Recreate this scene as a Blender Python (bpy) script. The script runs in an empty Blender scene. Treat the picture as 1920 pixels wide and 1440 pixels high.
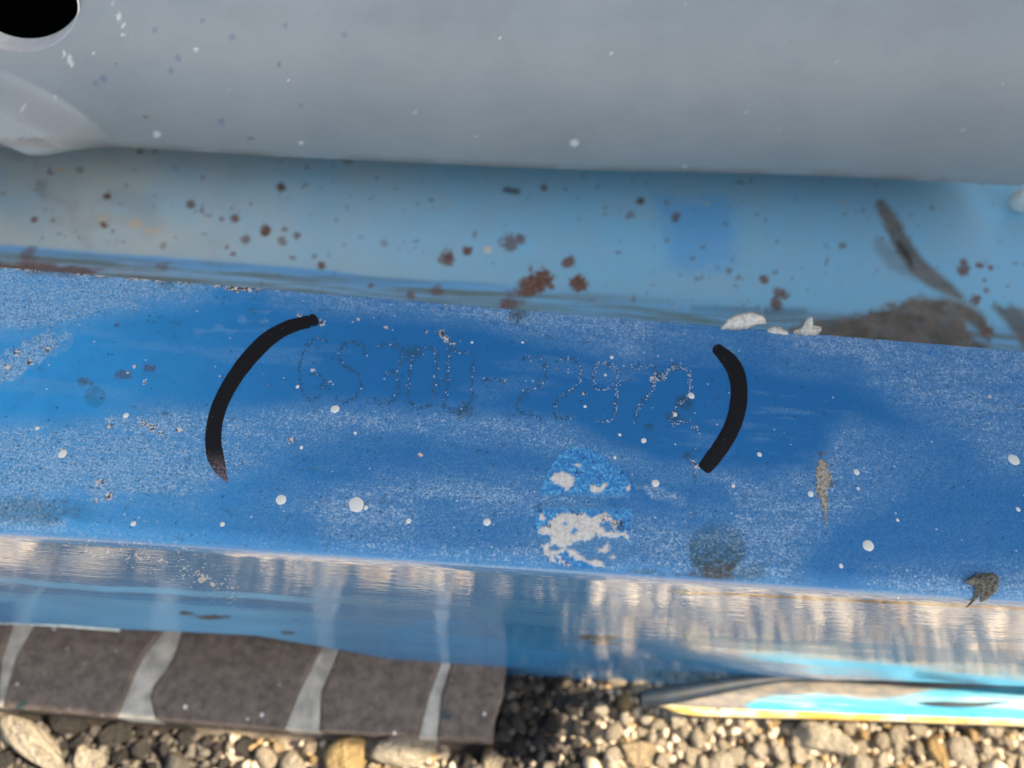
import bpy, bmesh, math, random
import numpy as np
from mathutils import Matrix, Vector, noise as mnoise

random.seed(7)
RNG = np.random.default_rng(11)
R = math.radians
scene = bpy.context.scene
COL = scene.collection

# ------------------------------------------------------------------ camera
PITCH, ROLL = 60.0, 4.2            # degrees below the horizon, roll of the hand-held phone
CAM = np.array([0.0, -0.058, 0.312])
F = 1507.0                         # focal length in pixels of the 1920 px wide photograph
rot = Matrix.Rotation(R(90 - PITCH), 3, 'X') @ Matrix.Rotation(R(ROLL), 3, 'Z')
ROT = np.array(rot)
cd = bpy.data.cameras.new('camera')
cd.sensor_width = 36.0
cd.lens = 36.0 * F / 1920.0
cd.clip_start, cd.clip_end = 0.005, 400.0
cd.dof.use_dof = True
cd.dof.focus_distance = 0.210
cd.dof.aperture_fstop = 6.2
cam = bpy.data.objects.new('camera', cd)
cam.matrix_world = Matrix.Translation(CAM.tolist()) @ rot.to_4x4()
COL.objects.link(cam)
scene.camera = cam

# ------------------------------------------------------------------ light
SUN_EL, SUN_AZ = 44.0, -1.5         # elevation; azimuth from +X towards +Y
w = bpy.data.worlds.new('World')
scene.world = w
w.use_nodes = True
wn = w.node_tree
sky = wn.nodes.new('ShaderNodeTexSky')
sky.sky_type = 'NISHITA'
sky.sun_disc = False
sky.sun_elevation = R(SUN_EL)
sky.sun_rotation = R(90 - SUN_AZ)
sky.dust_density = 1.5
bg = wn.nodes['Background']
wn.links.new(sky.outputs[0], bg.inputs['Color'])
bg.inputs['Strength'].default_value = 0.12
sd = bpy.data.lights.new('sun', 'SUN')
sd.energy = 4.2
sd.angle = R(0.5)
sd.color = (1.0, 0.93, 0.82)
sun = bpy.data.objects.new('sun', sd)
tos = Vector((math.cos(R(SUN_EL)) * math.cos(R(SUN_AZ)), math.cos(R(SUN_EL)) * math.sin(R(SUN_AZ)), math.sin(R(SUN_EL))))
sun.rotation_euler = tos.to_track_quat('Z', 'Y').to_euler()
sun.location = (1.5, 0, 2)
COL.objects.link(sun)
scene.view_settings.view_transform = 'Standard'
scene.view_settings.look = 'None'
scene.view_settings.exposure = 1.65
scene.view_settings.gamma = 1.0
scene.view_settings.use_white_balance = True       # the phone balanced for open shade
scene.view_settings.white_balance_temperature = 8500
scene.view_settings.white_balance_tint = 10

# ------------------------------------------------------------------ measuring helpers
def ray(u, v):
    d = np.stack([(np.asarray(u, float) - 960) / F, -(np.asarray(v, float) - 720) / F, -np.ones_like(np.asarray(u, float))], -1)
    return d @ ROT.T
def at_z(u, v, z):
    d = ray(u, v)
    t = (z - CAM[2]) / d[..., 2]
    return CAM + d * t[..., None]
def at_plane(u, v, p0, n):
    d = ray(u, v); n = np.asarray(n, float)
    t = ((np.asarray(p0) - CAM) @ n) / (d @ n)
    return CAM + d * t[..., None]
def pix(P):
    q = (np.asarray(P) - CAM) @ ROT
    return 960 + F * q[..., 0] / -q[..., 2], 720 - F * q[..., 1] / -q[..., 2]

def sstep(x, a, b):
    t = np.clip((x - a) / (b - a), 0, 1)
    return t * t * (3 - 2 * t)
_tab = RNG.random((256, 256))
def vnoise(x, y, seed=0):
    x = np.asarray(x) + seed * 37.13; y = np.asarray(y) + seed * 91.7
    xi = np.floor(x).astype(int); yi = np.floor(y).astype(int)
    fx = x - xi; fy = y - yi
    fx = fx * fx * (3 - 2 * fx); fy = fy * fy * (3 - 2 * fy)
    g = lambda a, b: _tab[(xi + a) % 256, (yi + b) % 256]
    return (g(0, 0) * (1 - fx) + g(1, 0) * fx) * (1 - fy) + (g(0, 1) * (1 - fx) + g(1, 1) * fx) * fy
def fbm(x, y, seed=0, oct=4):
    s = 0; a = 1; tot = 0
    for k in range(oct):
        s = s + a * vnoise(x * 2 ** k, y * 2 ** k, seed + k); tot += a; a *= 0.55
    return s / tot
def sdist(u, v, poly):
    """signed distance in photo pixels to a polygon, positive inside"""
    poly = np.asarray(poly, float)
    d2 = np.full(u.shape, 1e12); ins = np.zeros(u.shape, bool)
    n = len(poly)
    for i in range(n):
        a = poly[i]; b = poly[(i + 1) % n]
        e = b - a
        t = np.clip(((u - a[0]) * e[0] + (v - a[1]) * e[1]) / (e @ e + 1e-9), 0, 1)
        d2 = np.minimum(d2, (u - a[0] - t * e[0]) ** 2 + (v - a[1] - t * e[1]) ** 2)
        c = ((a[1] > v) != (b[1] > v))
        with np.errstate(divide='ignore', invalid='ignore'):
            xi = a[0] + (v - a[1]) * e[0] / (e[1] if e[1] != 0 else 1e-9)
        ins ^= c & (u < xi)
    d = np.sqrt(d2)
    return np.where(ins, d, -d)
def near_line(u, v, pts):
    """distance minus half width to a polyline whose points are (u, v, width)"""
    out = np.full(u.shape, 1e6)
    for (x0, y0, w0), (x1, y1, w1) in zip(pts[:-1], pts[1:]):
        ex, ey = x1 - x0, y1 - y0
        t = np.clip(((u - x0) * ex + (v - y0) * ey) / (ex * ex + ey * ey + 1e-9), 0, 1)
        out = np.minimum(out, np.hypot(u - x0 - t * ex, v - y0 - t * ey) - (w0 + (w1 - w0) * t) / 2)
    return out

# ------------------------------------------------------------------ object helpers
def link_mesh(name, verts, faces, mat=None, parent=None, smooth=True, attrs=None, base=None):
    me = bpy.data.meshes.new(name)
    verts = np.asarray(verts, float).reshape(-1, 3)
    me.from_pydata(verts.tolist() if len(verts) < 50000 else [], [], faces if len(verts) < 50000 else [])
    if len(verts) >= 50000:
        fa = np.asarray(faces, np.int32)
        me.vertices.add(len(verts)); me.vertices.foreach_set('co', verts.ravel())
        k = fa.shape[1]
        me.loops.add(fa.size); me.loops.foreach_set('vertex_index', fa.ravel())
        me.polygons.add(len(fa)); me.polygons.foreach_set('loop_start', np.arange(0, fa.size, k, dtype=np.int32))
    me.update(calc_edges=True)
    if smooth and len(me.polygons):
        me.polygons.foreach_set('use_smooth', np.ones(len(me.polygons), bool))
    for an, arr in (attrs or {}).items():
        at = me.attributes.new(an, 'FLOAT_COLOR', 'POINT')
        at.data.foreach_set('color', np.ascontiguousarray(arr, np.float32).ravel())
    if mat: me.materials.append(mat)
    o = bpy.data.objects.new(name, me)
    COL.objects.link(o)
    if parent: adopt(o, parent)
    return o
def adopt(o, parent):
    o.parent = parent
    top = parent; m = Matrix.Identity(4)
    chain = []
    while top: chain.append(top); top = top.parent
    if len(chain) == 1:
        o.matrix_parent_inverse = Matrix.Translation(-parent.location)
def tag(o, label=None, cat=None, group=None, kind=None):
    if label: o['label'] = label
    if cat: o['category'] = cat
    if group: o['group'] = group
    if kind: o['kind'] = kind
    return o
def thing(name, label, cat, loc, group=None):
    o = bpy.data.objects.new(name, None)
    o.empty_display_size = 0.01
    o.location = loc
    COL.objects.link(o)
    return tag(o, label, cat, group)
def grid(nu, nv):
    i = np.arange(nu - 1)[:, None] * nv + np.arange(nv - 1)[None, :]
    return np.stack([i, i + nv, i + nv + 1, i + 1], -1).reshape(-1, 4)
def catmull(pts, n=10):
    P = np.asarray(pts, float); P = np.vstack([2 * P[0] - P[1], P, 2 * P[-1] - P[-2]])
    out = []
    for i in range(1, len(P) - 2):
        for t in np.linspace(0, 1, n, endpoint=False):
            a, b, c, d = P[i - 1:i + 3]
            out.append(.5 * ((2 * b) + (c - a) * t + (2 * a - 5 * b + 4 * c - d) * t * t + (3 * b - 3 * c + d - a) * t ** 3))
    out.append(P[-2])
    return np.array(out)
def prism(poly, z0, z1, bev):
    """closed block on an XY outline (counter-clockwise), small bevel at its top"""
    P = np.asarray(poly, float); n = len(P); c = P.mean(0)
    nx = np.roll(P, -1, 0) - np.roll(P, 1, 0)
    nrm = np.stack([-nx[:, 1], nx[:, 0]], -1); nrm /= np.linalg.norm(nrm, axis=1)[:, None] + 1e-12
    Q = P + nrm * bev
    V = np.vstack([np.c_[P, np.full(n, z0)], np.c_[P, np.full(n, z1 - bev)], np.c_[Q, np.full(n, z1)]])
    Fc = []
    for i in range(n):
        j = (i + 1) % n
        Fc += [[i, j, n + j, n + i], [n + i, n + j, 2 * n + j, 2 * n + i]]
    Fc += [list(range(2 * n, 3 * n)), list(range(n))[::-1]]
    return V, Fc

# ------------------------------------------------------------------ material helpers
class Mat:
    def __init__(s, name):
        s.m = bpy.data.materials.new(name); s.m.use_nodes = True
        s.t = s.m.node_tree; s.b = s.t.nodes['Principled BSDF']
        s._tc = None
    def n(s, typ, **kw):
        nd = s.t.nodes.new('ShaderNode' + typ)
        for k, v in kw.items(): setattr(nd, k, v)
        return nd
    def l(s, a, b): s.t.links.new(a, b)
    def put(s, sock, v):
        if hasattr(v, 'is_output'): s.l(v, sock)
        elif isinstance(v, (tuple, list)): sock.default_value = (*v, 1.0) if len(v) == 3 and len(sock.default_value) == 4 else v
        else: sock.default_value = v
    def obj(s):
        if not s._tc: s._tc = s.n('TexCoord')
        return s._tc.outputs['Object']
    def scaled(s, sc):
        mp = s.n('Mapping'); s.l(s.obj(), mp.inputs[0]); mp.inputs['Scale'].default_value = sc
        return mp.outputs[0]
    def noise(s, scale, detail=3, rough=.55, vec=None, dist=0):
        nd = s.n('TexNoise'); nd.inputs['Scale'].default_value = scale; nd.inputs['Detail'].default_value = detail
        nd.inputs['Roughness'].default_value = rough; nd.inputs['Distortion'].default_value = dist
        s.l(vec if vec is not None else s.obj(), nd.inputs['Vector'])
        return nd.outputs['Fac']
    def voro(s, scale, feature='F1', vec=None, out='Distance'):
        nd = s.n('TexVoronoi'); nd.feature = feature; nd.inputs['Scale'].default_value = scale
        s.l(vec if vec is not None else s.obj(), nd.inputs['Vector'])
        return nd.outputs[out]
    def attr(s, name):
        a = s.n('Attribute'); a.attribute_name = name
        sp = s.n('SeparateColor'); s.l(a.outputs['Color'], sp.inputs[0])
        return sp.outputs[0], sp.outputs[1], sp.outputs[2], a.outputs['Alpha'], a.outputs['Color']
    def math(s, op, a, b=0.0, clamp=False):
        nd = s.n('Math', operation=op, use_clamp=clamp); s.put(nd.inputs[0], a); s.put(nd.inputs[1], b)
        return nd.outputs[0]
    def rng(s, v, a, b, c=0.0, d=1.0, smooth=True):
        nd = s.n('MapRange'); nd.interpolation_type = 'SMOOTHSTEP' if smooth else 'LINEAR'
        s.put(nd.inputs[0], v)
        for i, x in enumerate((a, b, c, d)): s.put(nd.inputs[1 + i], x)
        return nd.outputs[0]
    def mix(s, f, a, b):
        nd = s.n('Mix', data_type='RGBA'); s.put(nd.inputs[0], f); s.put(nd.inputs[6], a); s.put(nd.inputs[7], b)
        return nd.outputs[2]
    def bump(s, h, strength, dist):
        nd = s.n('Bump'); s.put(nd.inputs['Height'], h); nd.inputs['Strength'].default_value = strength; nd.inputs['Distance'].default_value = dist
        s.l(nd.outputs[0], s.b.inputs['Normal'])
    def set(s, **kw):
        names = dict(color='Base Color', rough='Roughness', metal='Metallic', spec='Specular IOR Level', ior='IOR', coat='Coat Weight', coat_rough='Coat Roughness', coat_ior='Coat IOR')
        for k, v in kw.items(): s.put(s.b.inputs[names[k]], v)
        return s

def plain(name, color, rough=.6, nscale=400, var=.25, bump=.0, **kw):
    M = Mat(name)
    n = M.noise(nscale, 4)
    c = M.mix(M.rng(n, .3, .7), tuple(x * (1 - var) for x in color), tuple(min(1, x * (1 + var)) for x in color))
    M.set(color=c, rough=rough, **kw)
    if bump: M.bump(n, bump, .0004)
    return M.m

# ------------------------------------------------------------------ materials
def make_rail_paint():
    M = Mat('worn_blue_paint')
    chalk, grime, rust, chip, _ = M.attr('wear')
    face, scr, sheen, pale, _ = M.attr('face')
    blue = M.mix(pale, (.0002, .160, .41), (.005, .325, .68))
    blue = M.mix(M.math('MULTIPLY', M.rng(M.noise(90, 4), .35, .75), .25), blue, (.0005, .145, .34))
    # chalky bloom: a veil and a great many fine pale grains
    veil = M.math('MULTIPLY', chalk, .36)
    c = M.mix(veil, blue, (.14, .345, .55))
    grain = M.noise(1500, 2, .7)
    clump = M.noise(420, 3, .6)
    lev = M.math('ADD', grain, M.math('MULTIPLY', M.math('SUBTRACT', clump, .5), .24))
    thr = M.rng(chalk, 0, 1, .80, .515, False)
    g = M.rng(M.math('SUBTRACT', lev, thr), 0, .07)
    fine = M.rng(M.noise(2300, 2, .75), .40, .66)
    c = M.mix(M.math('MULTIPLY', M.math('MULTIPLY', fine, chalk), .62), c, (.26, .455, .64))
    c = M.mix(M.math('MULTIPLY', g, .54), c, (.50, .63, .74))
    dk = M.rng(M.math('SUBTRACT', M.noise(1350, 2, .7, vec=M.scaled((1, 1.1, .9))), M.rng(chalk, 0, 1, .74, .57, False)), 0, .06)
    c = M.mix(M.math('MULTIPLY', dk, .55), c, (.012, .05, .09))
    vp = M.voro(520)
    vc = M.n('SeparateColor'); M.l(M.voro(520, out='Color'), vc.inputs[0])
    c = M.mix(M.math('MULTIPLY', M.rng(vp, .10, .17, 1, 0), M.math('MULTIPLY', M.math('GREATER_THAN', vc.outputs[0], .90), .75)), c, (.58, .66, .72))
    c = M.mix(M.math('MULTIPLY', M.rng(vp, .12, .24, 1, 0), M.math('MULTIPLY', M.math('GREATER_THAN', vc.outputs[1], .86), .6)), c, (.015, .06, .085))
    # grime, rust and bare chips
    gn = M.rng(M.noise(900, 4, .7), .35, .62)
    c = M.mix(M.math('MULTIPLY', grime, M.math('ADD', .35, M.math('MULTIPLY', gn, .55))), c, (.035, .065, .055))
    c = M.mix(M.math('MULTIPLY', rust, M.math('ADD', .45, M.math('MULTIPLY', gn, .5))), c, (.10, .055, .03))
    c = M.mix(chip, c, M.mix(M.rng(M.noise(1300, 2), .42, .56), (.05, .05, .05), (.68, .65, .62)))
    # the front: drawn-out scratches along the rail
    st = M.noise(1, 5, .62, vec=M.scaled((14, 1, 1500)))
    c2 = M.mix(M.rng(st, .36, .72), (.014, .185, .44), (.034, .28, .58))
    c2 = M.mix(scr, c2, M.mix(M.rng(pale, 0, .3), (.03, .17, .33), (.10, .40, .70)))
    c2 = M.mix(grime, c2, (.045, .04, .03))
    c2 = M.mix(chip, c2, (.7, .72, .74))
    c = M.mix(face, c, c2)
    r_top = M.math('ADD', .36, M.math('MULTIPLY', chalk, .2))
    r_face = M.math('ADD', .2, M.math('MULTIPLY', scr, .25))
    r = M.math('ADD', M.math('MULTIPLY', r_top, M.math('SUBTRACT', 1, face)), M.math('MULTIPLY', r_face, face))
    M.set(color=c, rough=r, spec=M.math('ADD', .14, M.math('MULTIPLY', face, .36)))
    M.put(M.b.inputs['Coat Weight'], M.math('MULTIPLY', M.rng(face, .55, 1.0), M.math('SUBTRACT', 1.0, M.math('MULTIPLY', sheen, .62))))
    M.b.inputs['Coat IOR'].default_value = 3.6
    M.put(M.b.inputs['Coat Roughness'], M.rng(face, .5, 1.0, .42, .045))
    rip = M.noise(1, 3, .6, vec=M.scaled((140, 420, 480)))
    h = M.math('ADD', M.math('MULTIPLY', M.math('MULTIPLY', lev, M.math('MULTIPLY', chalk, M.math('SUBTRACT', 1.0, M.rng(face, .1, .8)))), .00012), M.math('MULTIPLY', M.math('MULTIPLY', rip, face), .00013))
    nd = M.n('Bump'); M.put(nd.inputs['Height'], h); nd.inputs['Strength'].default_value = .6; nd.inputs['Distance'].default_value = 1.0
    M.l(nd.outputs[0], M.b.inputs['Normal']); M.l(nd.outputs[0], M.b.inputs['Coat Normal'])
    return M.m
RAIL = make_rail_paint()

def make_plate_paint():
    M = Mat('faded_blue_plate_paint')
    rust, mud, blue, grey, _ = M.attr('wear')
    cream, band, dark, _, _ = M.attr('extra')
    base = M.mix(grey, (.27, .68, .88), (.64, .725, .68))
    base = M.mix(M.math('MULTIPLY', M.rng(M.noise(60, 5, .65), .35, .7), .35), base, (.45, .60, .65))
    base = M.mix(blue, base, (.06, .46, .90))
    st = M.noise(1, 4, .65, vec=M.scaled((25, 420, 1)))
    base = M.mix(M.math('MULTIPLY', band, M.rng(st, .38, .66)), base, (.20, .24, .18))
    base = M.mix(mud, base, M.mix(M.rng(M.noise(150, 4), .35, .65), (.15, .12, .09), (.26, .205, .155)))
    base = M.mix(rust, base, M.mix(M.rng(M.noise(700, 3), .35, .65), (.165, .078, .055), (.30, .145, .095)))
    base = M.mix(dark, base, (.03, .03, .028))
    base = M.mix(cream, base, (.72, .64, .50))
    M.set(color=base, rough=.5)
    M.bump(M.noise(700, 4), .15, .0004)
    return M.m
PLATE = make_plate_paint()

def make_grey_paint():
    M = Mat('grey_panel_paint')
    spk, pale, brown, bluish, _ = M.attr('wear')
    c = M.mix(M.rng(M.noise(22, 4, .6), .3, .7), (.285, .322, .348), (.325, .36, .385))
    c = M.mix(M.math('MULTIPLY', M.rng(M.noise(1100, 3), .4, .75), .2), c, (.38, .40, .42))
    v = M.voro(190)
    dots = M.math('MULTIPLY', M.rng(v, .07, .13, 1, 0), M.rng(M.noise(60, 2), .5, .6))
    c = M.mix(M.math('MULTIPLY', dots, .3), c, (.22, .28, .34))
    c = M.mix(bluish, c, (.13, .21, .31))
    c = M.mix(brown, c, (.17, .12, .085))
    c = M.mix(pale, c, (.70, .72, .72))
    M.set(color=c, rough=.42, spec=.45)
    M.bump(M.noise(520, 3), .08, .0004)
    return M.m
GREY = make_grey_paint()
RIM = plain('skylit_hole_edge', (.80, .80, .79), .5, 400, .06)  # sky light on the rim put into its pale colour
BLACK = plain('black_cavity', (.42, .43, .44), .8)
SPOT = plain('white_paint', (.76, .76, .71), .55, 1100, .16)
CREAM = plain('cream_flake', (.66, .60, .52), .7, 900, .22, .5)
def make_lip():
    M = Mat('bright_blue_lip')
    cy, _, _, _, _ = M.attr('lip')
    n = M.noise(1, 4, .6, vec=M.scaled((60, 350, 200)))
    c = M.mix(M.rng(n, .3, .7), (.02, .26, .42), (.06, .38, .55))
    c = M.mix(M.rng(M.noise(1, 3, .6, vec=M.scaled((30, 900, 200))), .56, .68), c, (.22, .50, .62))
    g = M.mix(M.rng(M.noise(1, 4, .6, vec=M.scaled((140, 500, 200))), .35, .65), (.12, .13, .14), (.24, .21, .18))  # grey tan stands for gravel reflected in the lip, painted in
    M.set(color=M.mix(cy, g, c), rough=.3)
    return M.m
LIPBLUE = make_lip()
LIPSUNLIT = plain('sunlit_pale_lip', (.66, .74, .70), .5, 300, .25)  # sun glint on the left lip, put into the colour
def make_yellow():
    M = Mat('worn_yellow_edge')
    n = M.noise(1, 4, .65, vec=M.scaled((90, 300, 200)))
    c = M.mix(M.rng(n, .36, .50), (.55, .33, .06), (.60, .46, .20))
    c = M.mix(M.rng(n, .48, .60), c, (.50, .47, .40))
    c = M.mix(M.rng(M.noise(1, 3, .6, vec=M.scaled((160, 300, 200))), .58, .66), c, (.22, .15, .09))
    M.set(color=c, rough=.65)
    return M.m
YELLOW = make_yellow()
CREASE_SHADE = plain('dark_crease_shade', (.004, .014, .028), .55, 200, .3)  # near black, stands for the shade in the lip's crease
UNDER = plain('dark_under_paint', (.03, .06, .09), .6)
MUD = plain('dry_mud', (.36, .32, .26), .9, 1500, .5, .8)
CLUMP = plain('mouldy_leaf', (.13, .125, .10), .85, 1600, .75, .9)

def make_ink():
    M = Mat('black_marker_ink')
    fade, _, _, _, _ = M.attr('fade')
    c = M.mix(M.noise(2500, 2), (.004, .004, .006), (.009, .008, .010))
    c = M.mix(M.math('MULTIPLY', fade, M.rng(M.noise(1400, 3), .25, .7)), c, (.22, .16, .18))
    sp = M.rng(M.voro(420), .03, .07, 1, 0)
    c = M.mix(M.math('MULTIPLY', sp, .5), c, (.4, .42, .45))
    M.set(color=c, rough=.42, spec=.25)
    return M.m
INK = make_ink()

def make_tone(name, rough=.7):
    M = Mat(name)
    _, _, _, _, col = M.attr('tone')
    M.set(color=col, rough=rough)
    return M.m
STAMP = make_tone('punched_dots')

def make_patch():
    M = Mat('worn_patch_paint')
    cream, slate, veil, dark, _ = M.attr('wear')
    n = M.noise(1250, 3, .7)
    c = M.mix(M.rng(n, .44, .70), (.001, .20, .50), (.10, .52, .82))
    c = M.mix(M.rng(M.noise(700, 2), .60, .70), c, (.006, .10, .27))
    s = M.mix(M.rng(M.noise(1500, 3), .35, .7), (.04, .20, .42), (.12, .34, .54))
    c = M.mix(slate, c, s)
    k = M.mix(M.rng(M.noise(1100, 4, .7), .30, .62), (.58, .52, .45), (.80, .76, .70))
    k = M.mix(M.rng(M.noise(2200, 2), .66, .74), k, (.12, .10, .08))
    c = M.mix(cream, c, k)
    c = M.mix(M.math('MULTIPLY', dark, M.rng(M.noise(1700, 2), .42, .55)), c, (.03, .035, .03))
    M.set(color=c, rough=.6)
    M.bump(M.math('ADD', M.math('MULTIPLY', n, .3), cream), .5, .00025)
    return M.m
PATCH = make_patch()

def make_stone(name, a, b, c3):
    M = Mat(name)
    oi = M.n('ObjectInfo')
    r = oi.outputs['Random']
    col = M.mix(r, a, b)
    col = M.mix(M.rng(M.math('FRACT', M.math('MULTIPLY', r, 7.31)), .78, .95), col, c3)
    col = M.mix(M.math('MULTIPLY', M.rng(M.noise(2.2, 5, .7), .40, .75), .4), col, tuple(x * .6 for x in a))
    M.set(color=col, rough=.85)
    M.bump(M.noise(3.0, 5, .65), .8, .25)
    return M.m
STONE = make_stone('pale_gravel', (.50, .415, .31), (.69, .60, .48), (.58, .38, .17))
DSTONE = make_stone('dark_grit', (.022, .020, .018), (.075, .066, .060), (.20, .18, .16))
def make_stone_mass():
    M = Mat('gravel_mass')
    _, _, _, _, col = M.attr('tone')
    c = M.mix(M.math('MULTIPLY', M.rng(M.noise(260, 4, .65), .35, .7), .35), col, (.22, .18, .135))
    M.set(color=c, rough=.85)
    return M.m
GRAVELMASS = make_stone_mass()
def make_ground():
    M = Mat('sandy_grit_ground')
    n = M.noise(160, 6, .7)
    c = M.mix(M.rng(n, .3, .7), (.16, .135, .105), (.42, .36, .285))
    v = M.voro(95)
    c = M.mix(M.rng(v, .1, .5, .5, 0), c, (.44, .38, .30))
    dp = M.attr('dark_tongues')[0]  # darker ground colour along two tongues
    c = M.mix(dp, c, M.mix(n, (.012, .011, .010), (.05, .044, .038)))
    M.set(color=c, rough=.95)
    M.bump(v, .5, .006)
    return M.m
GROUND = make_ground()
def make_block():
    M = Mat('dark_speckled_block')
    c = M.mix(M.rng(M.noise(240, 5, .7), .3, .7), (.095, .070, .056), (.20, .152, .125))
    v = M.voro(150)
    hit = M.math('MULTIPLY', M.rng(v, .09, .13, 1, 0), M.rng(M.noise(55, 2), .46, .54))
    c = M.mix(hit, c, (.75, .72, .70))
    v2 = M.voro(260)
    c = M.mix(M.math('MULTIPLY', M.rng(v2, .12, .2, 1, 0), .5), c, (.22, .19, .18))
    c = M.mix(M.rng(M.noise(85, 3), .66, .74), c, (.03, .06, .06))
    M.set(color=c, rough=.7)
    M.bump(M.noise(420, 5), .4, .001)
    return M.m
BLOCK = make_block()
MORTAR = plain('grey_joint_filler', (.44, .405, .35), .9, 160, .3, .4)

# ================================================================== THE BLUE RAIL
ZT = 0.122                          # height of the rail's top
e0, e1 = at_z(0, 500, ZT), at_z(1920, 658, ZT)
t0, t1 = at_z(0, 962, ZT), at_z(1920, 1090, ZT)
lin = lambda a, b, x: a[1] + (b[1] - a[1]) * (x - a[0]) / (b[0] - a[0])
RAD, CUT = 0.0052, R(-1.2)           # radius of the bend; the front leans back under the top
rail = thing('blue_rail', 'worn blue painted steel rail with black marker brackets round a punched serial number', 'steel rail', (0, 0.03, 0.012))

xs = np.concatenate([np.linspace(-.45, -.165, 40, endpoint=False), np.arange(-.165, .185, .00030), np.linspace(.185, .45, 40)])
YB, YT = lin(e0, e1, xs), lin(t0, t1, xs)
# the lower edge of the front, measured along the photograph and laid on the leaning front plane
low = [(-300, 1150), (0, 1168), (120, 1172), (220, 1180), (480, 1192), (600, 1212), (740, 1238), (850, 1258), (1000, 1284), (1100, 1297), (1200, 1308), (1290, 1297), (1400, 1283), (1500, 1276), (1650, 1276), (1920, 1286), (2300, 1300)]
A = math.pi / 2 + CUT
yt_mid = lin(t0, t1, 0.0)
dyt = (t1[1] - t0[1]) / (t1[0] - t0[0])
p0 = np.array([0, yt_mid - RAD * math.sin(A), ZT - RAD + RAD * math.cos(A)])
nf = np.cross([1, dyt, 0], [0, math.tan(CUT) * 1.0, -1.0]); nf /= np.linalg.norm(nf)
L3 = at_plane(np.array([p[0] for p in low]), np.array([p[1] for p in low]), p0, nf)
order = np.argsort(L3[:, 0])
ZB = np.interp(xs, L3[order, 0], L3[order, 2])
ntop, narc, nfc = 250, 22, 130
s_top = np.linspace(0, 1, ntop)
prof_y = []; prof_z = []
edge_drop = .0006
for k in s_top:
    prof_y.append(YB + (YT - YB) * k); prof_z.append(np.full(xs.shape, ZT))
for k in np.linspace(0, A, narc)[1:]:
    prof_y.append(YT - RAD * math.sin(k)); prof_z.append(np.full(xs.shape, ZT - RAD + RAD * math.cos(k)))
zf = ZT - RAD + RAD * math.cos(A); yf = YT - RAD * math.sin(A)
for k in np.linspace(0, 1, nfc)[1:]:
    z = zf + (ZB - zf) * k
    prof_y.append(yf + (zf - z) * math.tan(CUT)); prof_z.append(z)
PY = np.array(prof_y).T; PZ = np.array(prof_z).T
NP = PY.shape[1]
V = np.stack([np.repeat(xs[:, None], NP, 1), PY, PZ], -1)
# the sheet is not quite flat
wob = (fbm(V[..., 0] * 14, V[..., 1] * 22 + V[..., 2] * 30, 3, 3) - .5) * .0009
fm = np.zeros(NP); fm[ntop:] = np.linspace(0, 1, NP - ntop) ** .5
V[..., 1] += wob * fm
V[:, 0, 2] -= edge_drop * .3
U_, V_ = pix(V)
JU = (fbm(U_ / 45, V_ / 45, 5) - .5) * 60
JV = (fbm(U_ / 60, V_ / 40, 9) - .5) * 44
# --- bloom map: what has been rubbed clean and what still carries chalk
clean = [(-60, 640), (60, 615), (180, 588), (300, 568), (400, 552), (410, 520), (500, 530), (520, 556), (600, 572), (720, 580), (840, 590), (950, 612), (1080, 640), (1180, 668), (1290, 655), (1400, 658), (1480, 688), (1570, 705), (1650, 740), (1720, 790), (1690, 805), (1600, 790), (1560, 830), (1540, 880), (1440, 895), (1330, 885), (1240, 880), (1150, 850), (1060, 800), (960, 785), (860, 778), (740, 772), (600, 760), (470, 775), (400, 770), (330, 765), (220, 775), (190, 795), (70, 800), (-60, 800)]
sd_ = sdist(U_ + JU * .6, V_ + JV * .5, clean)
C_ = 1 - sstep(sd_, -26, 40)
streak = fbm((U_ + .35 * V_) / 190, (V_ - .10 * U_) / 34, 21, 4)
C_ *= .62 + .75 * (streak - .25)
# heavier grain in the upper left, along the back edge and over the lower left
C_ *= 1 + .55 * sstep(-U_, -420, -120) * sstep(-V_, -640, -560)
C_ *= 1 + .25 * sstep(-U_, -420, -200) * sstep(V_, 770, 800)
# broad swept strokes that took the bloom off
for pts, d in (([(430, 925, 30), (560, 880, 60), (720, 850, 55), (960, 858, 40), (1130, 905, 20)], .75),
               ([(150, 960, 50), (330, 985, 60), (560, 990, 40)], .6),
               ([(820, 985, 40), (960, 1000, 50)], .5),
               ([(1180, 925, 40), (1330, 945, 36)], .95),
               ([(1570, 700, 40), (1690, 790, 50), (1800, 850, 40)], .55),
               ([(1560, 1060, 80), (1680, 990, 120), (1860, 980, 130), (2000, 990, 130)], .72),
               ([(1240, 650, 30), (1380, 632, 36), (1500, 690, 40)], .45),
               ([(1620, 870, 50), (1920, 900, 60)], .35)):
    C_ *= 1 - d * (1 - sstep(near_line(U_ + JU * .6, V_ + JV * .6, pts), -24, 56))
sp = sdist(U_ + JU * .8, V_ + JV, [(1560, 800), (1640, 820), (1760, 880), (1700, 960), (1560, 1010), (1400, 1000), (1200, 1000), (900, 1010), (700, 940), (820, 900), (1000, 905), (1250, 930), (1480, 900)])
C_ = np.maximum(C_, .62 * sstep(sp, -30, 60) * (.7 + .5 * streak))
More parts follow.
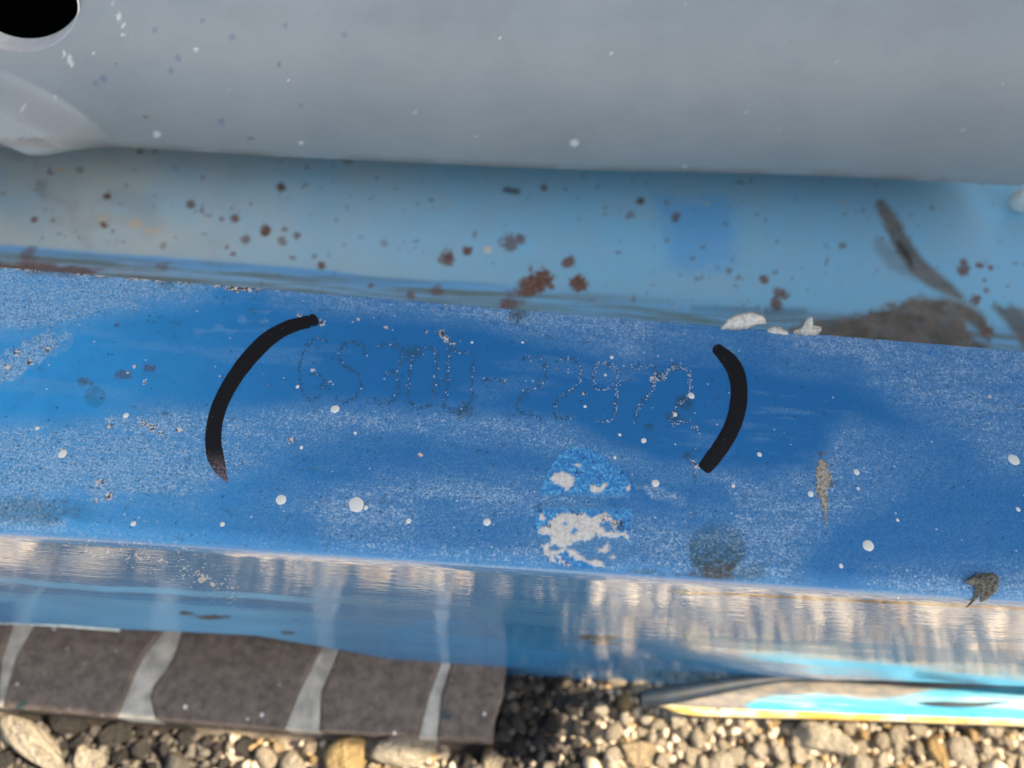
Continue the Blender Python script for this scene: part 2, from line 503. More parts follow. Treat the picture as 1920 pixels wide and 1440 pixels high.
# faint drag marks inside the clean field
C_ = np.maximum(C_, .25 * sstep(streak, .55, .75))
C_ = np.maximum(C_, .42 * sstep(fbm(U_ / 120, (V_ - .08 * U_) / 12, 33), .55, .72) * sstep(U_, 1380, 1450) * sstep(-U_, -1640, -1540) * sstep(-V_, -900, -860) * sstep(V_, 660, 700))
C_ = np.maximum(C_, .5 * sstep(vnoise(U_ / 22, V_ / 9, 3), .6, .9) * (1 - sstep(near_line(U_, V_, [(380, 615, 10), (520, 590, 20), (600, 585, 30)]), 0, 25)))
for (a, b, c, d, e, s) in ((60, 660, 90, 30, -.45, 1.25), (20, 690, 60, 20, -.5, 1.3), (285, 800, 60, 26, 0, 1.15), (190, 915, 26, 34, .2, 1.2), (90, 860, 50, 40, 0, 1.0), (1240, 925, 60, 16, .3, .9)):
    x = (U_ - a) * math.cos(e) + (V_ - b) * math.sin(e); y = -(U_ - a) * math.sin(e) + (V_ - b) * math.cos(e)
    C_ = np.maximum(C_, s * (1 - sstep(np.hypot(x / c, y / d) + (fbm(U_ / 14, V_ / 14, 40) - .5) * 1.2, .45, 1.15)))
C_ *= .72 + .56 * vnoise(U_ / 7, V_ / 6, 44)
C_ *= .72 + .62 * fbm((U_ + .3 * V_) / 90, (V_ - .08 * U_ + 14 * np.sin(U_ / 260)) / 8, 46)
C_ = np.clip(C_ * 1.13, 0.03, 1.3)
# --- grime, rust, chips
G_ = .55 * (1 - sstep(np.abs(np.hypot(U_ - 178, V_ - 743) - 10), 6, 14)) * .8
G_ = np.maximum(G_, .95 * (1 - sstep(np.hypot((U_ - 1345) / 58, (V_ - 1035) / 62) + (fbm(U_ / 20, V_ / 20, 50) - .5) * .35, .82, 1.02)) * (.45 + .55 * sstep(V_, 980, 1070)))
G_ = np.maximum(G_, .6 * (1 - sstep(near_line(U_, V_, [(1180, 1078, 4), (1330, 1078, 22), (1440, 1070, 14), (1500, 1082, 3)]), -4, 16)) * sstep(fbm(U_ / 30, V_ / 14, 51), .35, .6))
G_ = np.maximum(G_, .55 * (1 - sstep(np.hypot((U_ - 60) / 120, (V_ - 960) / 32), .5, 1.2)) * sstep(fbm(U_ / 40, V_ / 20, 52), .3, .6))
G_ = np.maximum(G_, .45 * sstep(fbm(U_ / 15, V_ / 12, 55), .70, .82))
for (a, b, r) in ((313, 527, 20), (970, 592, 26), (1282, 752, 24), (1262, 780, 16), (1265, 690, 12), (1285, 760, 18), (775, 660, 22), (870, 770, 22), (1215, 800, 10), (1290, 855, 12), (90, 500, 10)):
    G_ = np.maximum(G_, .8 * (1 - sstep(np.hypot(U_ - a, (V_ - b) * 1.2) / r + (fbm(U_ / 9, V_ / 9, 56) - .5) * 1.1, .35, 1.05)))
Ru = np.zeros_like(U_)
for (a, b, r) in ((970, 590, 9), (1345, 1078, 44), (1240, 1080, 12), (1300, 1075, 14), (280, 690, 16), (232, 702, 20), (160, 715, 18), (95, 505, 8), (220, 610, 8), (640, 830, 5), (788, 853, 7), (120, 940, 6), (310, 775, 8), (1540, 850, 10), (1556, 905, 14)):
    Ru = np.maximum(Ru, .75 * (1 - sstep(np.hypot(U_ - a, (V_ - b) * 1.5) / r + (fbm(U_ / 9, V_ / 9, 60) - .5) * 1.2, .3, 1.0)))
Ch = np.zeros_like(U_)
chips = [(828, 625, 7), (838, 636, 8), (848, 645, 5), (588, 692, 6), (562, 690, 3), (946, 715, 4), (620, 716, 4), (545, 825, 7), (253, 688, 4), (270, 717, 5), (240, 697, 3), (118, 850, 8), (285, 802, 9), (270, 795, 6), (300, 812, 5), (335, 805, 9), (190, 905, 10), (205, 930, 9), (180, 940, 6), (1232, 704, 9), (1222, 712, 6), (1095, 738, 5), (622, 885, 5), (788, 852, 5), (665, 790, 3), (605, 605, 6), (597, 600, 4), (672, 600, 5), (725, 613, 4), (560, 592, 4), (800, 624, 4), (1045, 690, 3), (1306, 875, 8), (1297, 868, 5), (1228, 905, 8), (1855, 745, 5), (1876, 765, 4), (90, 655, 7), (30, 660, 8), (55, 680, 7), (15, 690, 7), (380, 1085, 9), (370, 1078, 5), (400, 1095, 5), (345, 1065, 4), (300, 1050, 4), (255, 1042, 5), (205, 800, 5), (1265, 776, 3)]
for (a, b, r) in chips:
    Ch = np.maximum(Ch, 1 - sstep(np.hypot(U_ - a, V_ - b) / r + (vnoise(U_ / 3.5, V_ / 3.5, 70) - .5) * 1.4, .5, .85))
nzc = vnoise(U_ / 5, V_ / 5, 77) * vnoise(U_ / 3, V_ / 3, 78)
Ch = np.maximum(Ch, sstep(nzc, .86, .92) * .8)
# chips strewn on the upper left of the front
fr = sstep(vnoise(U_ / 4, V_ / 3, 79), .80, .9) * (1 - sstep(near_line(U_, V_, [(130, 1025, 20), (330, 1055, 50), (430, 1105, 40)]), -20, 30))
Ch = np.maximum(Ch, fr)
# the ragged white lip of the back edge
ed = (V_ - (500 + (658 - 500) * U_ / 1920))
Ch = np.maximum(Ch, sstep(fbm(U_ / 18, V_ / 40, 81), .50, .60) * sstep(-ed, -6, -1) * (sstep(-U_, -520, -470) + .12))
Ch = np.maximum(Ch, (1 - sstep(np.hypot((U_ - 445) / 45, (ed - 3) / 9) + (vnoise(U_ / 6, V_ / 4, 82) - .5), .5, .9)))
Ru = np.maximum(Ru, .7 * sstep(-ed, -14, -3) * sstep(fbm(U_ / 60, V_ / 30, 83), .5, .65) * sstep(-U_, -300, -150))
# --- where the front begins, its scratches, and the left-hand brightness painted into the blue
prof_s = np.zeros(NP); a0 = ntop
ang = np.linspace(0, A, narc)
prof_s[a0:a0 + narc - 1] = sstep(ang[1:], R(15), R(80)); prof_s[a0 + narc - 1:] = 1
Fa = np.repeat(prof_s[None, :], len(xs), 0)
Fa = np.clip(Fa, 0, 1)
Sc = np.zeros_like(U_)
def xline(u0, v0, u1, v1, wd, soft, amt):
    global Sc
    d = np.abs(V_ - (v0 + (v1 - v0) * (U_ - u0) / (u1 - u0)) + (fbm(U_ / 90, U_ * 0 + v0, 90) - .5) * 8)
    m = (1 - sstep(d, wd, wd + soft)) * sstep(U_, u0, u0 + 60) * sstep(-U_, -u1, -u1 + 60)
    Sc = np.maximum(Sc, amt * m * (.45 + .75 * fbm(U_ / 130, V_ / 20, 91)))
for args in ((-80, 1085, 1000, 1150, 2.5, 6, .95), (-80, 1112, 800, 1172, 4, 10, .6), (880, 1130, 1400, 1160, 5, 10, .5), (700, 1245, 1240, 1290, 12, 26, .85), (0, 1140, 760, 1210, 10, 40, .75),
             (1000, 1190, 1960, 1245, 3, 5, .7), (1270, 1195, 1960, 1228, 3, 5, .8), (1500, 1205, 1960, 1240, 2, 4, .8), (860, 1150, 1180, 1175, 6, 10, .7), (1080, 1215, 1500, 1245, 4, 8, .5), (1780, 1195, 1960, 1205, 2, 4, .8)):
    xline(*args)
G_ = np.where(Fa > .5, 0, G_)
for (a, b, c, d) in ((400, 1157, 45, 6), (350, 1150, 20, 5), (1120, 1195, 50, 6), (1130, 1205, 30, 4), (540, 1187, 20, 4)):
    G_ = np.maximum(G_, .9 * (1 - sstep(np.hypot((U_ - a) / c, (V_ - b) / d) + (fbm(U_ / 12, V_ / 6, 95) - .5), .4, 1)) * Fa)
# thin dark crease below the bend on the right
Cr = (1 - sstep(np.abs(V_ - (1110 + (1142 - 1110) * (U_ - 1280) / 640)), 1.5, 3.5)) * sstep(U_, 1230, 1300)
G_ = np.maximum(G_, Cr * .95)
Pa = sstep(-U_, -760, 0) * .95
wear = np.stack([C_, G_, Ru, Ch], -1); kz = np.zeros(NP); kz[-nfc:] = np.linspace(0, 1, nfc)
Du = np.repeat(kz[None, :], len(xs), 0)
Du = sstep(Du + (fbm(U_ / 160, V_ / 16, 97) - .5) * .35, .38, .62) * sstep(-U_, -1180, -1000)     # dulled, scuffed lower part on the left
Du = np.clip(np.maximum(Du, Sc * .9), 0, 1)
facea = np.stack([Fa, Sc, Du, Pa], -1)
sheet = link_mesh('bent_plate', V, grid(len(xs), NP)[:, ::-1], RAIL, rail, True, {'wear': wear.reshape(-1, 4), 'face': facea.reshape(-1, 4)})
# thickness: back edge, underside and the inner web of the bent plate
xc = np.linspace(-.45, .45, 60)
yb, yt = lin(e0, e1, xc), lin(t0, t1, xc)
zbot = np.interp(xc, L3[order, 0], L3[order, 2]) 
rows = [np.stack([xc, yb, np.full(60, ZT - .0004)], -1), np.stack([xc, yb + .0001, np.full(60, ZT - .006)], -1), np.stack([xc, yt + .004, np.full(60, ZT - .006)], -1), np.stack([xc, yt + .0045, zbot + .002], -1), np.stack([xc, yt + .0025, zbot - .0003], -1)]
link_mesh('inner_web', np.stack(rows, 1), grid(60, 5), UNDER, rail, False)

# --- marker brackets
def ribbon(name, pts, round_start, square_end, fade):
    Q = catmull(pts, 12)
    P2 = Q[:, :2]; W = np.maximum(Q[:, 2], .5) + (vnoise(np.arange(len(Q)) * .6, np.zeros(len(Q)), 12) - .5) * 2.2
    T = np.gradient(P2, axis=0); T /= np.linalg.norm(T, axis=1)[:, None]
    N = np.stack([-T[:, 1], T[:, 0]], -1)
    caps = []
    if round_start:
        for k in np.linspace(-1, -.15, 5):
            s = math.sqrt(max(0, 1 - k * k)); caps.append((P2[0] + T[0] * k * W[0] * .5, N[0], max(W[0] * s, .6)))
    for p, n_, w_ in zip(P2, N, W): caps.append((p, n_, w_))
    if square_end:
        for k in (.2, .32):
            caps.append((P2[-1] + T[-1] * k * W[-1] * .5, N[-1], W[-1] * (1 - k)))
    rows, fd = [], []
    m = 9
    for i, (p, n_, w_) in enumerate(caps):
        for j in np.linspace(-.5, .5, m):
            q = p + n_ * w_ * j
            rows.append(at_z(q[0], q[1], ZT + .00008 + .00010 * (1 - (2 * j) ** 4)))
            f = fade(q[0], q[1])
            fd.append((f, f, f, 1))
    return link_mesh(name, np.array(rows), grid(len(caps), m), INK, rail, True, {'fade': np.array(fd)})
left = [(580, 603, 25), (565, 606, 24), (545, 612, 26), (527, 620, 27), (508, 632, 29), (490, 647, 30), (460, 680, 30), (432, 720, 29), (412, 760, 29), (402, 797, 30), (400, 830, 31), (405, 860, 31), (415, 884, 20), (420, 893, 13), (427, 905, 2)]
right = [(1347, 656, 22), (1368, 677, 30), (1381, 701, 32), (1386, 732, 32), (1383, 766, 32), (1373, 800, 31), (1355, 833, 31), (1334, 862, 30), (1321, 878, 27)]
tag(ribbon('marker_stroke', left, False, False, lambda a, b: float(sstep(np.array(b), 838, 895))), 'left black marker bracket with a faded brown tail')
tag(ribbon('marker_stroke', right, True, True, lambda a, b: 0.0), 'right black marker bracket, evenly black')
blob = []
for k in range(20):
    a = 2 * math.pi * k / 20; r = 11.5 + 1.2 * math.sin(3 * a)
    blob.append(at_z(586 + r * math.cos(a), 601 + r * math.sin(a), ZT + .00016))
blob.append(at_z(586, 601, ZT + .00030))
link_mesh('marker_blob', np.array(blob), [[k, 20, (k + 1) % 20] for k in range(20)], INK, rail, True, {'fade': np.tile([0, 0, 0, 1], (21, 1))})

# --- the punched serial number GS30D-22972, each character a row of dots
chars = {
 'G': [[(612, 640), (600, 634), (585, 638), (572, 650), (565, 670), (561, 690), (563, 715), (568, 738), (580, 748), (596, 745), (602, 730), (605, 708), (590, 702), (582, 703)]],
 'S': [[(684, 665), (678, 648), (660, 643), (643, 648), (636, 664), (638, 680), (650, 690), (666, 697), (676, 710), (674, 730), (664, 748), (645, 752), (630, 748)]],
 '3': [[(708, 647), (730, 648), (754, 651), (753, 668), (749, 685), (738, 698), (722, 700)], [(738, 698), (747, 715), (745, 735), (736, 750), (715, 755), (700, 747)]],
 '0': [[(776, 668), (771, 690), (768, 715), (766, 740), (770, 757), (785, 765), (805, 760), (814, 745), (814, 720), (818, 695), (821, 672), (814, 656), (796, 653), (780, 656), (776, 668)]],
 'D': [[(842, 650), (841, 680), (838, 705), (835, 735), (832, 772)], [(842, 657), (862, 660), (884, 662), (887, 690), (884, 715), (883, 745), (874, 762), (850, 770), (834, 773)]],
 '-': [[(906, 714), (925, 712), (946, 717)]],
 '2': [[(980, 672), (1000, 669), (1018, 675), (1024, 692), (1020, 712), (1005, 728), (985, 735), (972, 750), (970, 768), (985, 776), (1005, 780), (1018, 784)]],
 '2b': [[(1044, 678), (1058, 673), (1078, 675), (1088, 688), (1090, 705), (1082, 722), (1064, 735), (1046, 750), (1038, 770), (1045, 782), (1060, 784), (1074, 786)]],
 '9': [[(1152, 690), (1140, 682), (1122, 684), (1112, 700), (1112, 718), (1122, 732), (1140, 730), (1156, 722)], [(1150, 682), (1159, 705), (1157, 735), (1155, 765), (1150, 785), (1132, 790), (1112, 786)]],
 '7': [[(1178, 690), (1195, 688), (1212, 688), (1225, 686), (1228, 702), (1224, 722), (1216, 742), (1200, 760), (1192, 776), (1190, 796)]],
 '2c': [[(1244, 712), (1248, 698), (1262, 690), (1278, 691), (1292, 697), (1294, 715), (1292, 735), (1284, 750), (1270, 762), (1262, 778), (1260, 798)], [(1260, 798), (1282, 788), (1300, 800), (1312, 812)]],
}
pale_share = {'G': .02, 'S': .02, '3': .06, '0': .10, 'D': .08, '-': .04, '2': .10, '2b': .16, '9': .34, '7': .42, '2c': .55}
for key, strokes in chars.items():
    vs, fs, tn = [], [], []
    for s in strokes:
        s = catmull(s, 16)
        dl = np.concatenate([[0], np.cumsum(np.linalg.norm(np.diff(s, axis=0), axis=1))])
        for q in np.arange(0, dl[-1], 5.2):
            cu, cv = np.interp(q, dl, s[:, 0]), np.interp(q, dl, s[:, 1])
            fadeup = 1.0 if cv < 745 else .55
            for again in range(6):
                pale = random.random() < pale_share[key] * fadeup
                if not pale and random.random() < .42: continue
                jx, jy = random.gauss(0, 2.3), random.gauss(0, 2.3)
                r = random.uniform(.6, 1.6) if pale else random.uniform(1.0, 2.3)
                b = len(vs); n = 7
                for k in range(n):
                    a = 2 * math.pi * k / n + random.random() * .4
                    rr = r * random.uniform(.7, 1.2)
                    vs.append(at_z(cu + jx + rr * math.cos(a), cv + jy + rr * math.sin(a), ZT + .00003))
                vs.append(at_z(cu + jx, cv + jy, ZT + (.00012 if pale else .00006)))
                fs += [[b + k, b + n, b + (k + 1) % n] for k in range(n)]
                t = random.random()
                c = (.38 + .26 * t, .42 + .22 * t, .46 + .2 * t, 1) if pale else (.004 + .010 * t, .075 + .07 * t, .15 + .17 * t, 1)
                tn += [c] * (n + 1)
    link_mesh('punched_character', np.array(vs), fs, STAMP, rail, False, {'tone': np.array(tn)})

# --- white paint drops
def drop_mesh(seed):
    rr = random.Random(seed); n = 18; v = [(0, 0, .16)]; f = []
    for ring, (rad, z) in enumerate(((.55, .14), (.88, .08), (1.0, 0.0))):
        for k in range(n):
            a = 2 * math.pi * k / n
            r = rad * (1 + .05 * math.sin(2 * a + seed) + .03 * math.sin(5 * a + 2 * seed))
            v.append((r * math.cos(a), r * math.sin(a), z))
    f += [[0, 1 + k, 1 + (k + 1) % n] for k in range(n)]
    for g in range(2):
        b = 1 + g * n
        f += [[b + k, b + n + k, b + n + (k + 1) % n, b + (k + 1) % n] for k in range(n)]
    me = bpy.data.meshes.new('paint_drop'); me.from_pydata(v, [], f); me.update()
    me.polygons.foreach_set('use_smooth', np.ones(len(me.polygons), bool))
    me.materials.append(SPOT)
    return me
drops = [drop_mesh(k) for k in range(5)]
def drop(u, v, rpx, parent=None, z=ZT, idx=0, stretch=1.0):
    p = at_z(u, v, z + .00001)
    q = at_z(u + rpx, v, z)
    r = float(np.linalg.norm(q - p))
    o = bpy.data.objects.new('paint_drop', drops[idx % 5])
    o.location = p; o.scale = (r, r * 1.1 * stretch, .0013 if rpx > 5 else .0008)
    if rpx > 0: COL.objects.link(o)
    adopt(o, parent or rail)
    return o
for i, (a, b, r) in enumerate([(236, 779, 5.5), (628, 767, 8), (527, 937, 9.5), (668, 946, 14), (686, 952, 4), (766, 977, 5), (913, 979, 7), (417, 983, 4.5), (1296, 742, 6), (1266, 777, 4), (1207, 826, 5), (1147, 670, 3.5), (1097, 762, 3), (1424, 852, 4.5), (1606, 885, 5.5), (1520, 926, 5.5), (1628, 1023, 10), (1901, 862, 10), (1909, 955, 4), (1577, 1061, 4), (1375, 911, 3.5), (1229, 906, 7), (1609, 916, 3), (666, 812, 3), (565, 839, 3.5), (558, 725, 3.5), (885, 642, 2.5), (980, 642, 2.5), (1162, 815, 3), (1153, 858, 3), (1683, 1120, 3), (250, 982, 5), (70, 803, 4), (1135, 703, 2.5), (1683, 975, 3), (117, 851, 8)]):
    drop(a, b, r, idx=i)

# --- the worn patch
po = [(400, 300), (450, 200), (540, 120), (640, 100), (720, 95), (850, 120), (1000, 230), (1150, 340), (1215, 430), (1235, 500), (1222, 600), (1255, 800), (1240, 980), (1228, 1100), (1205, 1210), (1120, 1290), (1000, 1345), (850, 1365), (650, 1375), (500, 1340), (380, 1270), (300, 1140), (245, 1000), (225, 880), (240, 760), (232, 680), (300, 520), (350, 420)]
cp = lambda pts: [(960 + a * .1805, 820 + b * .1805) for a, b in pts]
po = cp(po)
uu, vv = np.meshgrid(np.arange(998, 1190, 1.15), np.arange(834, 1072, 1.3), indexing='ij')
jw = (fbm(uu / 9, vv / 9, 101) - .5)
d_out = sdist(uu, vv, po) + jw * 11
keep = (d_out > 0) & (np.abs(vv - 941 - (uu - 1090) * .03 + (fbm(uu / 12, vv / 30, 104) - .5) * 16) > 8)
P3 = at_z(uu, vv, ZT + .00006 + .00007 * np.clip(d_out / 8, 0, 1))
def blotch(pts, wob=22, soft=3):
    return sstep(sdist(uu + (fbm(uu / 7, vv / 7, 102) - .5) * wob, vv + (fbm(uu / 7, vv / 7, 103) - .5) * wob, cp(pts)), -soft, soft)
cream = blotch([(395, 430), (440, 375), (540, 352), (620, 390), (655, 450), (630, 500), (560, 560), (540, 510), (440, 480)], 8)
cream = np.maximum(cream, blotch([(640, 285), (680, 268), (720, 290), (690, 318)], 6))
cream = np.maximum(cream, blotch([(815, 500), (860, 490), (905, 530), (960, 470), (1000, 465), (985, 510), (930, 560), (860, 580), (820, 550)], 10))
cream = np.maximum(cream, blotch([(1185, 510), (1225, 500), (1230, 550), (1195, 560)], 4))
big = [(260, 980), (350, 920), (450, 830), (520, 780), (620, 800), (740, 785), (800, 830), (870, 790), (980, 790), (1060, 850), (1120, 850), (1080, 900), (1090, 980), (1190, 985), (1225, 1080), (1130, 1020), (1020, 1040), (880, 1010), (800, 1060), (700, 1085), (560, 1120), (540, 1180), (440, 1230), (330, 1210), (300, 1120), (420, 1090), (400, 1020), (330, 1000)]
cream = np.maximum(cream, blotch(big, 16))
cream *= 1 - blotch([(900, 880), (1000, 880), (1085, 980), (1000, 990), (920, 950)], 14)
cream *= 1 - blotch([(610, 1000), (640, 930), (680, 960), (650, 1010)], 8) 
cream *= 1 - blotch([(530, 880), (565, 880), (570, 915), (540, 915)], 6)
cream *= 1 - blotch([(380, 1130), (450, 1110), (520, 1150), (460, 1180), (390, 1170)], 8)
cream = np.maximum(cream, blotch([(555, 1150), (640, 1170), (720, 1220), (790, 1290), (860, 1260), (940, 1290), (975, 1345), (900, 1350), (790, 1310), (690, 1270), (600, 1230)], 8))
cream = np.maximum(cream, blotch([(880, 1170), (960, 1150), (990, 1090), (1030, 1150), (970, 1210), (900, 1190)], 14))
cream = np.maximum(cream, blotch([(1010, 1240), (1050, 1220), (1085, 1250), (1050, 1270)], 6))
cream = np.maximum(cream, blotch([(340, 1220), (500, 1240), (590, 1330), (500, 1300), (400, 1270)], 34) * .9)
cream = np.maximum(cream, blotch([(275, 790), (330, 770), (340, 850), (290, 860)], 14))
slate = blotch([(540, 1120), (700, 1080), (860, 1010), (1000, 1040), (1210, 1030), (1220, 1200), (1150, 1290), (1000, 1330), (800, 1280), (640, 1180)], 8)
slate = np.maximum(slate, blotch([(250, 1000), (330, 1000), (420, 1080), (300, 1120)], 8))
slate = np.maximum(slate, sstep(vv, 922, 932) * sstep(-vv, -960, -948) * .8)
slate = np.maximum(slate, blotch([(380, 1120), (520, 1120), (520, 1180), (380, 1180)], 8))
slate = np.maximum(slate, blotch([(900, 870), (1090, 990), (1000, 1000), (900, 960)], 12))
dark = .8 * (blotch([(260, 700), (330, 700), (340, 770), (260, 780)], 20) + blotch([(600, 760), (740, 760), (740, 800), (600, 800)], 10) + blotch([(880, 830), (1100, 830), (1230, 960), (1100, 950)], 26) + .8 * blotch([(820, 480), (870, 480), (860, 510)], 8))
dark = np.maximum(dark, 1 - sstep(np.hypot(uu - (960 + 385 * .1805), vv - (820 + 920 * .1805)), 2.5, 5) )
idm = -np.ones(uu.shape, int); idm[keep] = np.arange(keep.sum())
q = grid(*uu.shape); fl = idm.ravel()[q]; fl = fl[(fl >= 0).all(1)]
link_mesh('worn_patch', P3[keep], fl[:, ::-1].tolist(), PATCH, rail, True, {'wear': np.stack([cream, slate, cream * 0, np.clip(dark, 0, 1)], -1)[keep]})

# --- dried mud smear on the top
uu, vv = np.meshgrid(np.arange(1524, 1566, 1.2), np.arange(862, 992, 1.6), indexing='ij')
ms = np.minimum(-near_line(uu + (fbm(uu / 5, vv / 14, 110) - .5) * 14, vv, [(1540, 870, 20), (1545, 893, 30), (1541, 922, 24), (1545, 948, 11), (1549, 988, 3)]), 8)
keep = ms > 0
P3 = at_z(uu, vv, ZT + .00005 + .00022 * np.clip(ms / 5, 0, 1) * (.4 + fbm(uu / 3, vv / 12, 111)))
idm = -np.ones(uu.shape, int); idm[keep] = np.arange(keep.sum())
fl = idm.ravel()[grid(*uu.shape)]; fl = fl[(fl >= 0).all(1)]
link_mesh('mud_smear', P3[keep], fl[:, ::-1].tolist(), MUD, rail, True)

# --- lower lip of the rail: sunlit on the right, a sliver painted in a sunlit cream on the left
def strip_between(top, bot, za, zb, n, m, bulge):
    T = catmull(top, n); B = catmull(bot, n)
    k = min(len(T), len(B)); T = T[np.linspace(0, len(T) - 1, 60).astype(int)]; B = B[np.linspace(0, len(B) - 1, 60).astype(int)]
    out = []
    for a, b in zip(T, B):
        A3 = at_z(a[0], a[1], za); B3 = at_z(b[0], b[1], zb)
        for t in np.linspace(0, 1, m):
            p = A3 + (B3 - A3) * t; p[2] += bulge * math.sin(math.pi * t) + (mnoise.noise(Vector((p[0] * 60, p[1] * 300, 1))) * .0006)
            out.append(p)
    return np.array(out).reshape(60, m, 3)
topl = [(1232, 1306), (1290, 1296), (1400, 1282), (1500, 1275), (1650, 1275), (1920, 1285), (2300, 1300)]
botl = [(1232, 1316), (1290, 1326), (1400, 1331), (1500, 1335), (1650, 1341), (1920, 1351), (2300, 1368)]
G1 = strip_between(topl, botl, .0175, .0165, 10, 14, .0016)
lu, lv = pix(G1)
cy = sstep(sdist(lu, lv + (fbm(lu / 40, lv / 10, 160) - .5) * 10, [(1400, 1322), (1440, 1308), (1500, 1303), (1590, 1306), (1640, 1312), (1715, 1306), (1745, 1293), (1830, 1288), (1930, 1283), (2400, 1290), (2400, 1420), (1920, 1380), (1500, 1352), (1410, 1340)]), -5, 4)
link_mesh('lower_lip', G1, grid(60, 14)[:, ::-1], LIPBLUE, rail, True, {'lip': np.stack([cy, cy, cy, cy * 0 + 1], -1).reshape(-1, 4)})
G2 = strip_between([(a, b - 1) for a, b in botl], [(1238, 1324), (1290, 1340), (1400, 1345), (1500, 1347), (1650, 1352), (1920, 1362), (2300, 1380)], .0168, .0148, 10, 5, .0004)
link_mesh('lip_edge', G2, grid(60, 5)[:, ::-1], YELLOW, rail, True)
G3 = strip_between([(-120, 1126), (0, 1140), (60, 1145), (130, 1157), (225, 1179)], [(-120, 1162), (0, 1169), (60, 1172), (130, 1177), (225, 1184)], .030, .021, 10, 6, .001)
link_mesh('lower_lip', G3, grid(60, 6)[:, ::-1], LIPSUNLIT, rail, True)
# dark tube along the lip, a crease's shade put into its colour
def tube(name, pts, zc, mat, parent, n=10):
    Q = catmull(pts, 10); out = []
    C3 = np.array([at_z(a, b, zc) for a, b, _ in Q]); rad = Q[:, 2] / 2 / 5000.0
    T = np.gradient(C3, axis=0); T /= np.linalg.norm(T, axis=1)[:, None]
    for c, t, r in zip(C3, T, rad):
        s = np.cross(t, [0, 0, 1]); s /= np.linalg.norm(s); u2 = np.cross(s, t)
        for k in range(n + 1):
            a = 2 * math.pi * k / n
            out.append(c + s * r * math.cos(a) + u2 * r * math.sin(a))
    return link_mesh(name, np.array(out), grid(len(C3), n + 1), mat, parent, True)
tube('shaded_crease', [(1200, 1310, 24), (1250, 1304, 30), (1330, 1290, 26), (1400, 1279, 20), (1480, 1272, 12), (1600, 1273, 9), (1750, 1280, 8), (1860, 1283, 6), (1960, 1286, 3)], .0228, CREASE_SHADE, rail)
tube('shaded_crease', [(1725, 1318, 2), (1765, 1320, 8), (1830, 1321, 7), (1890, 1316, 2)], .0195, CREASE_SHADE, rail)

# ================================================================== LIGHT BLUE BASE PLATE behind the rail
ZP = 0.096
plate = thing('base_plate', 'faded light blue steel plate spotted with rust, lying lower behind the blue rail', 'steel plate', (0, .18, ZP - .006))
xs2 = np.concatenate([np.linspace(-.5, -.235, 20, endpoint=False), np.arange(-.235, .245, .0006), np.linspace(.245, .5, 20)])
ys2 = np.concatenate([np.linspace(.02, .08, 12, endpoint=False), np.arange(.08, .20, .0006), np.linspace(.2, .42, 14)])
X2, Y2 = np.meshgrid(xs2, ys2, indexing='ij')
V2 = np.stack([X2, Y2, ZP + (fbm(X2 * 12, Y2 * 12, 2, 2) - .5) * .0012], -1)
u, v = pix(V2)
jn = (fbm(u / 10, v / 10, 120) - .5)
ru = np.zeros_like(u)
for (a, b, r, q) in ((528, 352, 8, 1), (497, 433, 10, 1), (202, 367, 7, 1), (66, 411, 6, 1), (98, 415, 5, .6), (194, 421, 6, 1), (357, 383, 7, .8), (393, 404, 5, .6), (415, 410, 5, .7), (440, 410, 8, .9), (460, 450, 9, .7), (530, 450, 8, .7), (533, 430, 5, .7), (557, 442, 6, .8), (425, 463, 5, .8), (435, 476, 5, .8), (590, 480, 5, .6), (602, 497, 8, .9), (307, 460, 6, .5), (262, 285, 5, .8), (652, 296, 11, .6), (875, 470, 8, 1), (838, 483, 13, .95), (890, 437, 5, .5), (955, 455, 15, .75), (975, 448, 10, .8), (1012, 526, 22, 1), (993, 538, 18, 1), (980, 542, 14, .8), (1085, 532, 16, 1), (1066, 492, 11, .9), (1020, 352, 7, .8), (1200, 377, 7, .7), (1180, 405, 8, .6), (1268, 409, 9, .8), (1432, 523, 7, .9), (1465, 550, 13, .9), (1455, 568, 13, .9), (1580, 460, 6, .6), (1806, 493, 8, .9), (1807, 508, 11, .9), (1837, 497, 6, .9), (1858, 502, 5, .9), (1845, 525, 5, .8), (1850, 543, 5, .7), (820, 545, 12, .7), (770, 552, 9, .7), (953, 570, 14, .8), (965, 558, 18, .4), (695, 535, 5, .7), (720, 455, 8, .4), (1830, 560, 10, .9), (80, 350, 16, .35), (150, 318, 6, .5), (1250, 380, 5, .5), (1300, 485, 5, .6), (1250, 450, 4, .6), (1368, 508, 7, .6), (1060, 355, 4, .4), (650, 388, 5, .3), (54, 480, 16, .6), (305, 501, 10, .5), (1360, 420, 4, .5), (1120, 350, 4, .4), (1850, 620, 12, .8)):
    ru = np.maximum(ru, q * (1 - sstep(np.hypot(u - a, (v - b) * 1.05) / (r * 1.2) + jn * 1.1 + (fbm(u / 5, v / 5, 117) - .5) * 1.0, .6, 1.1)))
scat = vnoise(u / 13, v / 10, 121) * vnoise(u / 7, v / 7, 122)
ru = np.maximum(ru, .6 * sstep(scat, .62, .76))
edge2 = v - (500 + (658 - 500) * u / 1920)
ru = np.maximum(ru, .85 * sstep(edge2, -24, -8) * sstep(fbm(u / 70, v / 14, 123), .40, .56) * sstep(-u, -330, -200))
mud = sstep(sdist(u + jn * 26, v + jn * 18, [(1490, 608), (1560, 598), (1620, 588), (1670, 572), (1720, 559), (1770, 557), (1815, 570), (1845, 592), (1858, 622), (1850, 640), (1832, 618), (1815, 606), (1822, 632), (1870, 660), (1930, 690), (1930, 760), (1500, 760), (1470, 640)]), -12, 10) * (.82 + .3 * fbm(u / 22, v / 10, 119))
